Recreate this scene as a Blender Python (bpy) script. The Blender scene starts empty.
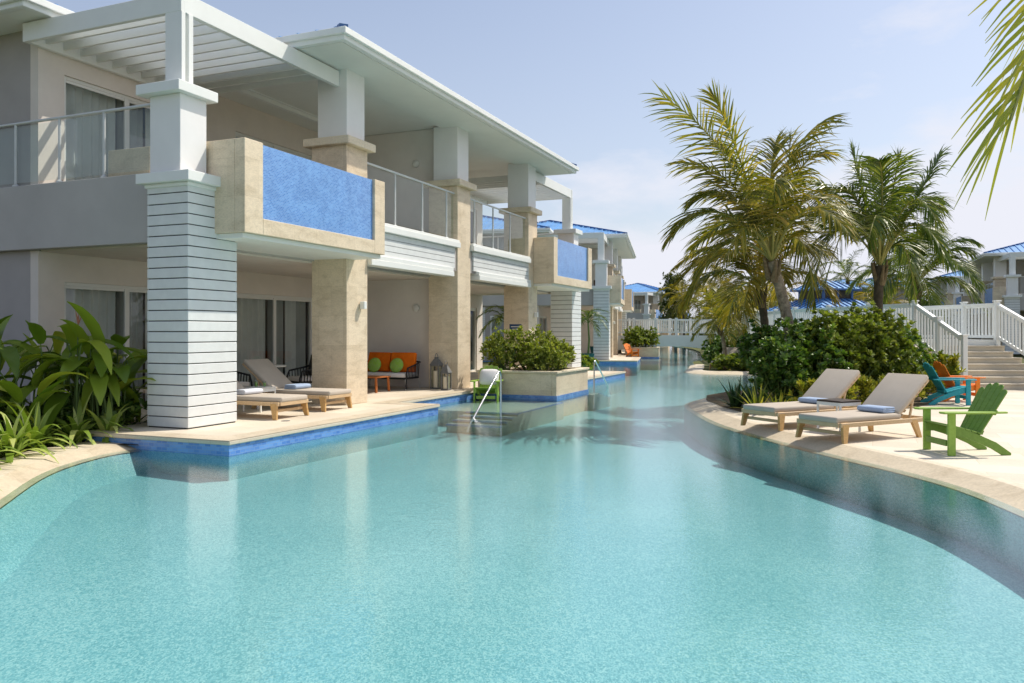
import bpy, bmesh, math, random
from mathutils import Vector, Matrix
R = math.radians
PI = math.pi
rnd = random.Random(7)
S = bpy.context.scene
COL = S.collection

# ------------------------------------------------------------------ camera, sky, sun, exposure
EYE = 1.5
cam_d = bpy.data.cameras.new('camera'); cam = bpy.data.objects.new('camera', cam_d); COL.objects.link(cam)
cam.location = (0, 0, EYE); cam.rotation_euler = (R(90), 0, 0)
cam_d.sensor_width = 36; cam_d.lens = 36*810/1024; cam_d.shift_y = -9.5/1024
cam_d.clip_start = .05; cam_d.clip_end = 6000
S.camera = cam

SUN_DIR = Vector((.361, .196, .55)).normalized()           # towards the sun
SUN_EL = math.asin(SUN_DIR.z); SUN_AZ = math.atan2(SUN_DIR.x, SUN_DIR.y)
wd = bpy.data.worlds.new('World'); S.world = wd; wd.use_nodes = True
nt = wd.node_tree; nt.nodes.clear()
wo = nt.nodes.new('ShaderNodeOutputWorld'); bg = nt.nodes.new('ShaderNodeBackground')
sky = nt.nodes.new('ShaderNodeTexSky'); sky.sky_type = 'NISHITA'; sky.sun_disc = False
sky.sun_elevation = SUN_EL; sky.sun_rotation = SUN_AZ
sky.air_density = 1.0; sky.dust_density = 2.0; sky.ozone_density = 1.6; sky.altitude = 0
bg.inputs['Strength'].default_value = .145
tc = nt.nodes.new('ShaderNodeTexCoord'); sep = nt.nodes.new('ShaderNodeSeparateXYZ')
nt.links.new(tc.outputs['Generated'], sep.inputs[0])
def wmath(op, a, b=None, clamp=False):
    n_ = nt.nodes.new('ShaderNodeMath'); n_.operation = op; n_.use_clamp = clamp
    for i, q in enumerate((a, b)):
        if q is None: continue
        if isinstance(q, (int, float)): n_.inputs[i].default_value = q
        else: nt.links.new(q, n_.inputs[i])
    return n_.outputs[0]
cmap = nt.nodes.new('ShaderNodeMapping'); cmap.inputs['Scale'].default_value = (1.6, 1.6, 4.2); cmap.inputs['Location'].default_value = (.35, .1, .2)
nt.links.new(tc.outputs['Generated'], cmap.inputs[0])
cn = nt.nodes.new('ShaderNodeTexNoise'); cn.inputs['Scale'].default_value = 2.2; cn.inputs['Detail'].default_value = 9; cn.inputs['Roughness'].default_value = .55
nt.links.new(cmap.outputs[0], cn.inputs['Vector'])
# clouds: thick low down and to the right, a thin veil everywhere
low = wmath('SUBTRACT', 1.0, wmath('MULTIPLY', sep.outputs[2], 2.3), True)
side = wmath('ADD', wmath('MULTIPLY', sep.outputs[0], .45), -.24)
cov = wmath('ADD', wmath('MULTIPLY', low, .52), side)
den = wmath('MULTIPLY', wmath('ADD', wmath('SUBTRACT', cn.outputs['Fac'], .60), cov), 5.0, True)
fac = wmath('ADD', wmath('MULTIPLY', den, .80), wmath('ADD', wmath('MULTIPLY', low, .30), .17), True)
cm = nt.nodes.new('ShaderNodeMixRGB'); cm.inputs[2].default_value = (5.9, 6.0, 6.6, 1)
nt.links.new(fac, cm.inputs[0]); nt.links.new(sky.outputs[0], cm.inputs[1]); nt.links.new(cm.outputs[0], bg.inputs['Color'])
nt.links.new(bg.outputs[0], wo.inputs[0])

sl = bpy.data.lights.new('sun', 'SUN'); sl.energy = 4.7; sl.angle = R(.53); sl.color = (1.0, .93, .82)
so = bpy.data.objects.new('sun', sl); COL.objects.link(so); so.location = (20, 10, 40)
so.rotation_euler = SUN_DIR.to_track_quat('Z', 'Y').to_euler()
S.view_settings.view_transform = 'Standard'; S.view_settings.look = 'None'
S.view_settings.exposure = 0.0; S.view_settings.gamma = 1; S.view_settings.use_curve_mapping = False
S.cycles.use_denoising = True
S.cycles.max_bounces = 10; S.cycles.transparent_max_bounces = 24; S.cycles.diffuse_bounces = 4; S.cycles.glossy_bounces = 4
S.cycles.sample_clamp_indirect = 8; S.cycles.caustics_reflective = False; S.cycles.caustics_refractive = False

# ------------------------------------------------------------------ materials
class NT:
    def __init__(s, name):
        s.m = bpy.data.materials.new(name); s.m.use_nodes = True; s.t = s.m.node_tree; s.t.nodes.clear()
        s.out = s.n('ShaderNodeOutputMaterial')
    def n(s, typ, **kw):
        o = s.t.nodes.new(typ)
        for k, v in kw.items(): setattr(o, k, v)
        return o
    def l(s, a, b): s.t.links.new(a, b)
    def pr(s, base=None, rough=.6, spec=.4, metal=0):
        p = s.n('ShaderNodeBsdfPrincipled')
        if base: p.inputs['Base Color'].default_value = (*base, 1)
        p.inputs['Roughness'].default_value = rough; p.inputs['Metallic'].default_value = metal
        p.inputs['Specular IOR Level'].default_value = spec
        return p
    def noise(s, scale, detail=4, rough=.5, vec=None, dist=0):
        o = s.n('ShaderNodeTexNoise'); o.inputs['Scale'].default_value = scale; o.inputs['Detail'].default_value = detail
        o.inputs['Roughness'].default_value = rough; o.inputs['Distortion'].default_value = dist
        if vec is not None: s.l(vec, o.inputs['Vector'])
        return o
    def coord(s, kind='Object'): return s.n('ShaderNodeTexCoord').outputs[kind]
    def mapping(s, vec, sc=(1,1,1), rot=(0,0,0)):
        o = s.n('ShaderNodeMapping'); o.inputs['Scale'].default_value = sc; o.inputs['Rotation'].default_value = rot; s.l(vec, o.inputs[0]); return o.outputs[0]
    def ramp(s, fac, stops):
        o = s.n('ShaderNodeValToRGB'); e = o.color_ramp.elements
        while len(e) < len(stops): e.new(.5)
        for i, (p, c) in enumerate(stops): e[i].position = p; e[i].color = (*c, 1)
        s.l(fac, o.inputs[0]); return o.outputs[0]
    def mix(s, fac, a, b, mode='MIX'):
        o = s.n('ShaderNodeMixRGB', blend_type=mode)
        for i, q in enumerate((fac, a, b)):
            if isinstance(q, (int, float)): o.inputs[i].default_value = q
            elif isinstance(q, tuple): o.inputs[i].default_value = (*q, 1)
            else: s.l(q, o.inputs[i])
        return o.outputs[0]
    def bump(s, h, strength, dist, p):
        o = s.n('ShaderNodeBump'); o.inputs['Strength'].default_value = strength; o.inputs['Distance'].default_value = dist
        s.l(h, o.inputs['Height']); s.l(o.outputs[0], p.inputs['Normal']); return o
    def wall_uv(s):          # (x+y, z) of the object: runs along any upright face
        sp = s.n('ShaderNodeSeparateXYZ'); s.l(s.coord(), sp.inputs[0])
        ad = s.n('ShaderNodeMath', operation='ADD'); s.l(sp.outputs[0], ad.inputs[0]); s.l(sp.outputs[1], ad.inputs[1])
        cb = s.n('ShaderNodeCombineXYZ'); s.l(ad.outputs[0], cb.inputs[0]); s.l(sp.outputs[2], cb.inputs[1]); return cb.outputs[0]
    def done(s, sh): s.l(sh.outputs[0], s.out.inputs[0]); return s.m

def plain(name, base, rough=.55, var=.08, scale=3.0, spec=.35, bump=0, bscale=60, metal=0, alt=None):
    k = NT(name); p = k.pr(base, rough, spec, metal); c = k.coord()
    a = tuple(min(1, q*(1+var)) for q in base); b = alt or tuple(q*(1-var) for q in base)
    nz = k.noise(scale, 6, .6, c)
    k.l(k.ramp(nz.outputs['Fac'], [(.3, b), (.7, a)]), p.inputs['Base Color'])
    if bump: k.bump(k.noise(bscale, 3, .6, c).outputs['Fac'], bump, .004, p)
    return k.done(p)

def wood(name, a, b, rough=.5):
    k = NT(name); p = k.pr(a, rough, .3); c = k.mapping(k.coord(), (3, 3, 3))
    nz = k.noise(2.2, 6, .65, k.mapping(k.coord(), (14, 2.2, 14)), .4)
    k.l(k.ramp(nz.outputs['Fac'], [(.3, a), (.7, b)]), p.inputs['Base Color']); k.bump(nz.outputs['Fac'], .15, .002, p)
    return k.done(p)

def travertine(name, base, slab=(.61, .61), joint=.82):
    k = NT(name); p = k.pr(base, .55, .3); c = k.coord()
    n1 = k.noise(2.2, 8, .65, k.mapping(c, (1, 1, 2.4)), .6); n2 = k.noise(26, 5, .7, k.mapping(c, (1, 1, 2.2)))
    d = tuple(q*.74 for q in base); l_ = tuple(min(1, q*1.14) for q in base)
    col = k.ramp(n1.outputs['Fac'], [(.28, (d[0], d[1]*.95, d[2]*.86)), (.5, base), (.74, l_)])
    col = k.mix(.3, col, k.ramp(n2.outputs['Fac'], [(.35, tuple(q*.62 for q in base)), (.6, tuple(min(1, q*1.2) for q in base))]))
    br = k.n('ShaderNodeTexBrick'); k.l(k.wall_uv(), br.inputs['Vector']); br.offset = .5
    br.inputs['Scale'].default_value = 1; br.inputs['Brick Width'].default_value = slab[0]; br.inputs['Row Height'].default_value = slab[1]
    br.inputs['Mortar Size'].default_value = .004; br.inputs['Mortar Smooth'].default_value = .2
    br.inputs['Color1'].default_value = (1, 1, 1, 1); br.inputs['Color2'].default_value = (.9, .89, .87, 1); br.inputs['Mortar'].default_value = (joint, joint*.97, joint*.92, 1)
    col = k.mix(1, col, br.outputs['Color'], 'MULTIPLY')
    k.l(col, p.inputs['Base Color']); k.bump(n2.outputs['Fac'], .25, .004, p)
    return k.done(p)

def tiles(name, c1, c2, mortar, w, h, rough=.2, ms=.003):
    k = NT(name); p = k.pr(c1, rough, .5)
    br = k.n('ShaderNodeTexBrick'); k.l(k.wall_uv(), br.inputs['Vector']); br.offset = .5
    br.inputs['Scale'].default_value = 1; br.inputs['Brick Width'].default_value = w; br.inputs['Row Height'].default_value = h
    br.inputs['Mortar Size'].default_value = ms; br.inputs['Mortar Smooth'].default_value = .1; br.inputs['Bias'].default_value = .1
    br.inputs['Color1'].default_value = (*c1, 1); br.inputs['Color2'].default_value = (*c2, 1); br.inputs['Mortar'].default_value = (*mortar, 1)
    nz = k.noise(3, 3, .5, k.coord())
    k.l(k.mix(.35, br.outputs['Color'], k.mix(1, br.outputs['Color'], k.ramp(nz.outputs['Fac'], [(.3, (.7, .7, .75)), (.7, (1.25, 1.25, 1.2))]), 'MULTIPLY')), p.inputs['Base Color'])
    k.bump(br.outputs['Fac'], -.4, .002, p)
    return k.done(p)

def paving(name, base, w, h, rot=0, joint=.86, bw=.004):
    k = NT(name); p = k.pr(base, .65, .25); c = k.mapping(k.coord(), (1, 1, 1), (0, 0, rot))
    br = k.n('ShaderNodeTexBrick'); k.l(c, br.inputs['Vector']); br.offset = .5
    br.inputs['Scale'].default_value = 1; br.inputs['Brick Width'].default_value = w; br.inputs['Row Height'].default_value = h
    br.inputs['Mortar Size'].default_value = bw; br.inputs['Mortar Smooth'].default_value = .3
    br.inputs['Color1'].default_value = (1, 1, 1, 1); br.inputs['Color2'].default_value = (.88, .87, .85, 1); br.inputs['Mortar'].default_value = (joint, joint*.96, joint*.9, 1)
    n1 = k.noise(.9, 7, .65, c); n2 = k.noise(40, 4, .7, c)
    col = k.ramp(n1.outputs['Fac'], [(.3, tuple(q*.86 for q in base)), (.7, tuple(min(1, q*1.08) for q in base))])
    col = k.mix(.25, col, k.ramp(n2.outputs['Fac'], [(.35, tuple(q*.72 for q in base)), (.6, tuple(min(1, q*1.1) for q in base))]))
    k.l(k.mix(1, col, br.outputs['Color'], 'MULTIPLY'), p.inputs['Base Color']); k.bump(n2.outputs['Fac'], .15, .002, p)
    return k.done(p)

def leaf(name, stops, rough=.45, trans=.28, spec=.4, tint=(1.15, 1.2, .5)):
    k = NT(name); p = k.pr(None, rough, spec); g = k.n('ShaderNodeNewGeometry')
    nz = k.noise(1.3, 3, .5, k.coord())
    ad = k.n('ShaderNodeMath', operation='MULTIPLY_ADD'); k.l(g.outputs['Random Per Island'], ad.inputs[0]); ad.inputs[1].default_value = .65
    mu = k.n('ShaderNodeMath', operation='MULTIPLY'); k.l(nz.outputs['Fac'], mu.inputs[0]); mu.inputs[1].default_value = .45; k.l(mu.outputs[0], ad.inputs[2])
    col = k.ramp(ad.outputs[0], stops); k.l(col, p.inputs['Base Color'])
    tr = k.n('ShaderNodeBsdfTranslucent'); k.l(k.mix(1, col, tint, 'MULTIPLY'), tr.inputs['Color'])
    mx = k.n('ShaderNodeMixShader'); mx.inputs[0].default_value = trans; k.l(p.outputs[0], mx.inputs[1]); k.l(tr.outputs[0], mx.inputs[2])
    return k.done(mx)

def glass(name, tint=(.9, .95, .94), refl=1.0):
    k = NT(name); t = k.n('ShaderNodeBsdfTransparent'); t.inputs[0].default_value = (*tint, 1)
    g = k.n('ShaderNodeBsdfGlossy'); g.inputs['Roughness'].default_value = .01; g.inputs[0].default_value = (refl, refl, refl, 1)
    lw = k.n('ShaderNodeLayerWeight'); pw = k.n('ShaderNodeMath', operation='POWER'); k.l(lw.outputs['Facing'], pw.inputs[0]); pw.inputs[1].default_value = 4.5
    f = k.n('ShaderNodeMath', operation='MULTIPLY_ADD'); k.l(pw.outputs[0], f.inputs[0]); f.inputs[1].default_value = .85; f.inputs[2].default_value = .06
    mx = k.n('ShaderNodeMixShader'); k.l(f.outputs[0], mx.inputs[0]); k.l(t.outputs[0], mx.inputs[1]); k.l(g.outputs[0], mx.inputs[2])
    return k.done(mx)

def water_mat():
    k = NT('pool_water'); c = k.coord()
    t = k.n('ShaderNodeBsdfTransparent'); t.inputs[0].default_value = (.84, .958, .965, 1)
    g = k.n('ShaderNodeBsdfGlossy'); g.inputs['Roughness'].default_value = .015; g.inputs[0].default_value = (.98, .98, .98, 1)
    f = k.n('ShaderNodeFresnel'); f.inputs[0].default_value = 1.33
    a = k.noise(1.1, 3, .5, c, .3); b = k.noise(7, 4, .6, k.mapping(c, (1, 1.5, 1)), .5); d = k.noise(24, 3, .55, k.mapping(c, (1, 1.6, 1)))
    s1 = k.n('ShaderNodeMath', operation='MULTIPLY_ADD'); k.l(b.outputs[0], s1.inputs[0]); s1.inputs[1].default_value = .115
    m1 = k.n('ShaderNodeMath', operation='MULTIPLY'); k.l(a.outputs[0], m1.inputs[0]); m1.inputs[1].default_value = .20; k.l(m1.outputs[0], s1.inputs[2])
    s2 = k.n('ShaderNodeMath', operation='MULTIPLY_ADD'); k.l(d.outputs[0], s2.inputs[0]); s2.inputs[1].default_value = .13; k.l(s1.outputs[0], s2.inputs[2])
    bp = k.n('ShaderNodeBump'); bp.inputs['Strength'].default_value = .25; bp.inputs['Distance'].default_value = .045
    k.l(s2.outputs[0], bp.inputs['Height']); k.l(bp.outputs[0], g.inputs['Normal']); k.l(bp.outputs[0], f.inputs['Normal'])
    mx = k.n('ShaderNodeMixShader'); k.l(f.outputs[0], mx.inputs[0]); k.l(t.outputs[0], mx.inputs[1]); k.l(g.outputs[0], mx.inputs[2])
    return k.done(mx)

def mosaic(name, dark, mid, light, cell=18):  # tile speckle; its light and dark tones also imitate water shimmer and glints
    k = NT(name); p = k.pr(mid, .4, .3); c = k.coord()
    v = k.n('ShaderNodeTexVoronoi'); v.inputs['Scale'].default_value = cell; k.l(k.mapping(c, (1.25, .62, 1.25)), v.inputs['Vector'])
    bw = k.n('ShaderNodeSeparateColor'); k.l(v.outputs['Color'], bw.inputs[0])
    n1 = k.noise(.55, 4, .55, c); n2 = k.noise(26, 5, .65, k.mapping(c, (.8, 1.0, 1)), 1.0)
    ad = k.n('ShaderNodeMath', operation='MULTIPLY_ADD'); k.l(bw.outputs[0], ad.inputs[0]); ad.inputs[1].default_value = .42
    m = k.n('ShaderNodeMath', operation='MULTIPLY_ADD'); k.l(n2.outputs[0], m.inputs[0]); m.inputs[1].default_value = .42
    m2 = k.n('ShaderNodeMath', operation='MULTIPLY'); k.l(n1.outputs[0], m2.inputs[0]); m2.inputs[1].default_value = .25
    k.l(m2.outputs[0], m.inputs[2]); k.l(m.outputs[0], ad.inputs[2])
    k.l(k.ramp(ad.outputs[0], [(.36, dark), (.55, mid), (.78, light)]), p.inputs['Base Color'])
    return k.done(p)

def roof_metal(name, base):
    k = NT(name); p = k.pr(base, .38, .5); c = k.coord(); nz = k.noise(1.5, 4, .5, c)
    k.l(k.ramp(nz.outputs[0], [(.3, tuple(q*.85 for q in base)), (.7, tuple(min(1, q*1.12) for q in base))]), p.inputs['Base Color'])
    return k.done(p)

M = {}
M['white'] = plain('white_paint', (.80, .795, .79), .45, .03, 2.0)
M['white_trim'] = plain('white_trim_paint', (.78, .80, .78), .4, .025, 2.5)
M['soffit'] = plain('soffit_paint', (.78, .79, .75), .6, .03, 1.5)
M['stucco_grey'] = plain('lavender_grey_stucco', (.40, .375, .36), .85, .05, 2.0, .2, .25, 90)
M['stucco_pale'] = plain('pale_stucco', (.74, .70, .66), .85, .04, 2.0, .2, .2, 90)
M['stucco_warm'] = plain('warm_beige_stucco', (.70, .64, .58), .85, .05, 2.0, .2, .2, 90)
M['slab_grey'] = plain('slab_grey_paint', (.47, .455, .435), .7, .08, .7, .25)
M['boards'] = plain('siding_boards', (.70, .72, .715), .5, .05, 5.0, .3, .08, 120)
M['gap'] = plain('siding_gap', (.045, .048, .05), .8, .1)
M['trav'] = travertine('travertine', (.75, .635, .475))
M['trav_cap'] = travertine('travertine_cap', (.77, .67, .51), (.9, .9), .93)
M['tile_blue'] = tiles('blue_mosaic_panel', (.075, .215, .57), (.165, .36, .72), (.28, .43, .70), .052, .026, .22, .003)
M['tile_band'] = tiles('blue_band_tile', (.06, .18, .54), (.15, .33, .70), (.20, .33, .58), .10, .05, .2, .004)
M['deck'] = paving('limestone_deck', (.72, .635, .51), 1.2, .4, 0, .80)
M['deck_right'] = paving('limestone_paving', (.72, .645, .53), 1.2, .6, R(24), .82, .006)
M['coping'] = travertine('limestone_coping', (.70, .61, .47), (.9, 5), .76)
M['coping_wet'] = travertine('damp_limestone', (.62, .53, .39), (.9, 5), .78)
M['water'] = water_mat()
M['pool_floor'] = mosaic('pool_floor_shimmer_mosaic', (.155, .385, .435), (.255, .52, .565), (.43, .665, .675), 85)
M['pool_wall'] = mosaic('pool_wall_shimmer_mosaic', (.12, .44, .48), (.20, .56, .60), (.33, .67, .69), 60)
M['shelf'] = mosaic('shelf_shimmer_mosaic', (.34, .42, .37), (.43, .50, .44), (.53, .58, .50), 30)
M['roof'] = roof_metal('blue_roof_metal', (.14, .34, .64))
M['roof_dark'] = plain('roof_seam_blue', (.05, .13, .32), .4, .1)
M['glass'] = glass('clear_glass', (.84, .90, .88), .9)
M['win_glass'] = glass('window_glass', (.72, .76, .76), .9)
M['frame'] = plain('white_window_frame', (.72, .72, .69), .4, .03)
M['steel'] = plain('brushed_steel', (.62, .63, .64), .28, .05, 8, .5, metal=1)
M['grey_metal'] = plain('pale_grey_metal', (.60, .62, .62), .35, .05, 5, .5)
M['curtain'] = plain('grey_curtain', (.52, .53, .51), .9, .1, 2.0, .1)
M['sheer'] = plain('pale_sheer_curtain', (.80, .80, .77), .9, .08, 2.0, .1)
M['door_grey'] = plain('grey_door', (.25, .27, .28), .5, .05)
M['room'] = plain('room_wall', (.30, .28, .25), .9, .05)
M['teak'] = wood('teak', (.46, .27, .10), (.62, .40, .17))
M['teak_pale'] = wood('weathered_teak', (.52, .36, .20), (.66, .49, .30))
M['cushion'] = plain('taupe_cushion', (.50, .44, .37), .95, .05, 3, .1, .35, 260)
M['cushion_edge'] = plain('cushion_piping', (.42, .36, .29), .95, .06, 3, .1)
M['towel'] = plain('pale_blue_towel', (.36, .45, .60), .98, .08, 8, .05, .8, 160)
M['towel_white'] = plain('white_towel', (.68, .70, .76), .98, .05, 8, .05, .8, 160)
M['green'] = wood('green_painted_board', (.155, .27, .045), (.21, .345, .065), .45)
M['lime'] = wood('lime_painted_board', (.26, .42, .06), (.33, .50, .09), .45)
M['teal'] = wood('turquoise_painted_board', (.015, .27, .34), (.03, .36, .42), .42)
M['orange'] = wood('orange_painted_board', (.78, .19, .015), (.86, .26, .03), .42)
M['orange_fab'] = plain('orange_fabric', (.80, .17, .012), .9, .12, 6, .1, .4, 200)
M['green_fab'] = plain('green_fabric', (.24, .46, .05), .9, .25, 16, .1, .4, 200, alt=(.36, .52, .16))
M['teal_fab'] = plain('teal_fabric', (.01, .19, .30), .9, .2, 14, .1, .4, 200)
M['white_fab'] = plain('white_fabric', (.76, .74, .74), .95, .05, 6, .1, .3, 200)
M['black'] = plain('black_rope', (.015, .016, .018), .6, .2, 30, .3, .5, 150)
M['black_top'] = plain('dark_brown_top', (.045, .032, .028), .35, .2, 8)
M['lantern'] = plain('weathered_lantern_metal', (.16, .16, .155), .6, .2, 10)
M['candle'] = plain('ivory_candle', (.72, .66, .52), .6, .05)
M['table_orange'] = wood('rust_painted_wood', (.40, .12, .03), (.50, .17, .05))
M['sign_blue'] = plain('dark_blue_sign', (.03, .08, .19), .4, .1)
M['soil'] = plain('dark_soil', (.075, .052, .035), .95, .4, 7, .1, .8, 40)
M['mulch_light'] = plain('sandy_soil', (.20, .155, .10), .95, .3, 5, .1, .8, 40)
M['ground'] = plain('lawn_and_soil', (.07, .10, .03), .95, .35, .8, .1, .8, 30, alt=(.12, .10, .05))
M['stone_step'] = paving('stone_step', (.66, .59, .47), 1.6, 3.0, 0, .85)
M['bark'] = plain('palm_bark', (.36, .295, .215), .95, .35, 9, .1, .9, 22, alt=(.11, .085, .06))
M['bark_dark'] = plain('dark_bark', (.09, .075, .055), .95, .3, 9, .1, .9, 22)
M['husk'] = plain('palm_husk_fibre', (.20, .155, .09), .95, .35, 14, .1, .9, 40)
M['rib'] = plain('palm_rib', (.33, .31, .09), .55, .2, 4)
M['stem'] = plain('green_stem', (.12, .18, .05), .6, .2, 5)
M['flower'] = plain('red_bract', (.36, .14, .07), .5, .2, 9)
M['pot_teal'] = plain('dark_teal_pot', (.02, .10, .10), .3, .2)
M['pot_rust'] = plain('rust_brown_pot', (.22, .07, .035), .5, .2)
M['palm'] = leaf('palm_leaflet', [(.12, (0.065, 0.082, 0.010)), (.40, (0.150, 0.171, 0.017)), (.66, (0.274, 0.247, 0.031)), (.92, (0.522, 0.384, 0.073))], .42, .36, .45)
M['palm_dark'] = leaf('dark_palm_leaflet', [(.12, (0.034, 0.068, 0.011)), (.45, (0.086, 0.140, 0.020)), (.72, (0.173, 0.222, 0.033)), (.95, (0.346, 0.343, 0.066))], .4, .32, .5)
M['palm_gold'] = leaf('golden_palm_leaflet', [(.12, (.09, .09, .012)), (.45, (.22, .19, .022)), (.8, (.38, .27, .035)), (.95, (.46, .31, .06))], .45, .38, .4)
M['palm_sun'] = leaf('yellow_green_leaflet', [(.12, (0.180, 0.219, 0.019)), (.5, (0.390, 0.390, 0.036)), (.9, (0.630, 0.516, 0.061))], .4, .42, .4)
M['shrub'] = leaf('glossy_shrub_leaf', [(.12, (0.029, 0.070, 0.013)), (.45, (0.073, 0.152, 0.024)), (.7, (0.154, 0.258, 0.040)), (.95, (0.308, 0.374, 0.066))], .38, .22, .42)
M['shrub_light'] = leaf('light_shrub_leaf', [(.12, (0.061, 0.098, 0.014)), (.45, (0.142, 0.202, 0.024)), (.72, (0.243, 0.299, 0.042)), (.95, (0.392, 0.403, 0.084))], .45, .30, .35)
M['planter_leaf'] = leaf('yellow_green_shrub_leaf', [(.12, (.09, .12, .02)), (.45, (.20, .25, .035)), (.72, (.31, .35, .06)), (.95, (.42, .42, .11))], .5, .36, .3)
M['strap'] = leaf('strap_leaf', [(.12, (0.110, 0.188, 0.026)), (.5, (0.248, 0.349, 0.050)), (.9, (0.497, 0.538, 0.173))], .4, .28, .4)
M['strap_dark'] = leaf('dark_strap_leaf', [(.12, (.015, .04, .015)), (.5, (.03, .075, .025)), (.9, (.07, .13, .04))], .38, .15, .45)
M['strap_yel'] = leaf('yellow_strap_leaf', [(.12, (.10, .14, .015)), (.5, (.24, .26, .025)), (.9, (.42, .38, .05))], .45, .3, .35)
M['paddle'] = leaf('paddle_leaf', [(.1, (0.070, 0.127, 0.013)), (.45, (0.166, 0.263, 0.026)), (.75, (0.299, 0.381, 0.040)), (.95, (0.527, 0.541, 0.066))], .36, .30, .4)
M['tree_leaf'] = leaf('tree_leaf', [(.1, (0.031, 0.055, 0.014)), (.5, (0.084, 0.111, 0.026)), (.9, (0.182, 0.195, 0.048))], .5, .2, .3)

# ------------------------------------------------------------------ mesh builder
class MB:
    def __init__(s): s.v = []; s.f = []
    def add(s, vs, fs):
        o = len(s.v); s.v += [tuple(q) for q in vs]; s.f += [tuple(i+o for i in f) for f in fs]; return s
    def box(s, a, b):
        x0, x1 = sorted((a[0], b[0])); y0, y1 = sorted((a[1], b[1])); z0, z1 = sorted((a[2], b[2]))
        return s.add([(x0,y0,z0),(x1,y0,z0),(x1,y1,z0),(x0,y1,z0),(x0,y0,z1),(x1,y0,z1),(x1,y1,z1),(x0,y1,z1)],
                     [(3,2,1,0),(4,5,6,7),(0,1,5,4),(1,2,6,5),(2,3,7,6),(3,0,4,7)])
    def cbox(s, c, d): return s.box([c[i]-d[i]/2 for i in range(3)], [c[i]+d[i]/2 for i in range(3)])
    def beam(s, p, q, w, h, up=(0,0,1)):            # box from p to q, w across, h along up
        p = Vector(p); q = Vector(q); t = (q-p).normalized(); u = Vector(up); sd = t.cross(u)
        if sd.length < 1e-4: sd = t.cross(Vector((1,0,0)))
        sd.normalize(); u = sd.cross(t).normalized(); a = sd*w/2; b = u*h/2
        return s.add([p-a-b,p+a-b,p+a+b,p-a+b,q-a-b,q+a-b,q+a+b,q-a+b],[(0,1,2,3),(7,6,5,4),(0,4,5,1),(1,5,6,2),(2,6,7,3),(3,7,4,0)])
    def tube(s, pts, r, n=8, cap=True):
        pts = [Vector(p) for p in pts]; rs = r if isinstance(r, (list, tuple)) else [r]*len(pts)
        base = len(s.v); ref = None
        for i, p in enumerate(pts):
            t = (pts[min(i+1, len(pts)-1)]-pts[max(i-1, 0)]).normalized()
            if ref is None: ref = t.cross(Vector((0,0,1)) if abs(t.z) < .9 else Vector((1,0,0))).normalized()
            ref = (ref - t*ref.dot(t)).normalized(); b = t.cross(ref)
            for k in range(n):
                a = 2*PI*k/n; s.v.append(tuple(p + (ref*math.cos(a)+b*math.sin(a))*rs[i]))
        for i in range(len(pts)-1):
            for k in range(n):
                s.f.append((base+i*n+k, base+i*n+(k+1)%n, base+(i+1)*n+(k+1)%n, base+(i+1)*n+k))
        if cap:
            s.f.append(tuple(base+k for k in reversed(range(n)))); s.f.append(tuple(base+(len(pts)-1)*n+k for k in range(n)))
        return s
    def prism(s, poly, z0, z1):                     # poly counter-clockwise
        n = len(poly); a = sum(poly[i][0]*poly[(i+1)%n][1]-poly[(i+1)%n][0]*poly[i][1] for i in range(n))
        if a < 0: poly = list(reversed(poly))
        vs = [(p[0],p[1],z0) for p in poly]+[(p[0],p[1],z1) for p in poly]
        fs = [tuple(reversed(range(n))), tuple(range(n, 2*n))]+[(i,(i+1)%n,n+(i+1)%n,n+i) for i in range(n)]
        return s.add(vs, fs)
    def profile_x(s, poly, x0, x1):                 # poly in (y,z), extruded along x
        n = len(poly); vs = [(x0,p[0],p[1]) for p in poly]+[(x1,p[0],p[1]) for p in poly]
        return s.add(vs, [tuple(range(n)), tuple(reversed(range(n, 2*n)))]+[(i,n+i,n+(i+1)%n,(i+1)%n) for i in range(n)])
    def profile_y(s, poly, y0, y1):                 # poly in (x,z), extruded along y
        n = len(poly); vs = [(p[0],y0,p[1]) for p in poly]+[(p[0],y1,p[1]) for p in poly]
        return s.add(vs, [tuple(range(n)), tuple(reversed(range(n, 2*n)))]+[(i,n+i,n+(i+1)%n,(i+1)%n) for i in range(n)])
    def lathe(s, prof, c=(0,0,0), n=24):
        base = len(s.v)
        for r, z in prof:
            for k in range(n): a = 2*PI*k/n; s.v.append((c[0]+r*math.cos(a), c[1]+r*math.sin(a), c[2]+z))
        for i in range(len(prof)-1):
            for k in range(n): s.f.append((base+i*n+k, base+i*n+(k+1)%n, base+(i+1)*n+(k+1)%n, base+(i+1)*n+k))
        s.f.append(tuple(base+k for k in reversed(range(n)))); s.f.append(tuple(base+(len(prof)-1)*n+k for k in range(n)))
        return s
    def build(s, name, mat, parent=None, bevel=0, smooth=False, loc=None, rot=None, seg=1, recalc=True):
        me = bpy.data.meshes.new(name); me.from_pydata(s.v, [], s.f)
        if recalc or bevel:
            bm = bmesh.new(); bm.from_mesh(me)
            if recalc: bmesh.ops.recalc_face_normals(bm, faces=bm.faces)
            if bevel:
                ed = [e for e in bm.edges if len(e.link_faces) == 2 and e.calc_face_angle(0) > R(25)]
                bmesh.ops.bevel(bm, geom=ed, offset=bevel, segments=seg, affect='EDGES', profile=.5, clamp_overlap=True)
            bm.to_mesh(me); bm.free()
        me.materials.append(mat if not isinstance(mat, str) else M[mat])
        if smooth:
            me.polygons.foreach_set('use_smooth', [True]*len(me.polygons)); me.set_sharp_from_angle(angle=R(42))
        o = bpy.data.objects.new(name, me); COL.objects.link(o)
        if parent: o.parent = parent
        if loc is not None: o.location = loc
        if rot is not None: o.rotation_euler = rot
        return o

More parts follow.
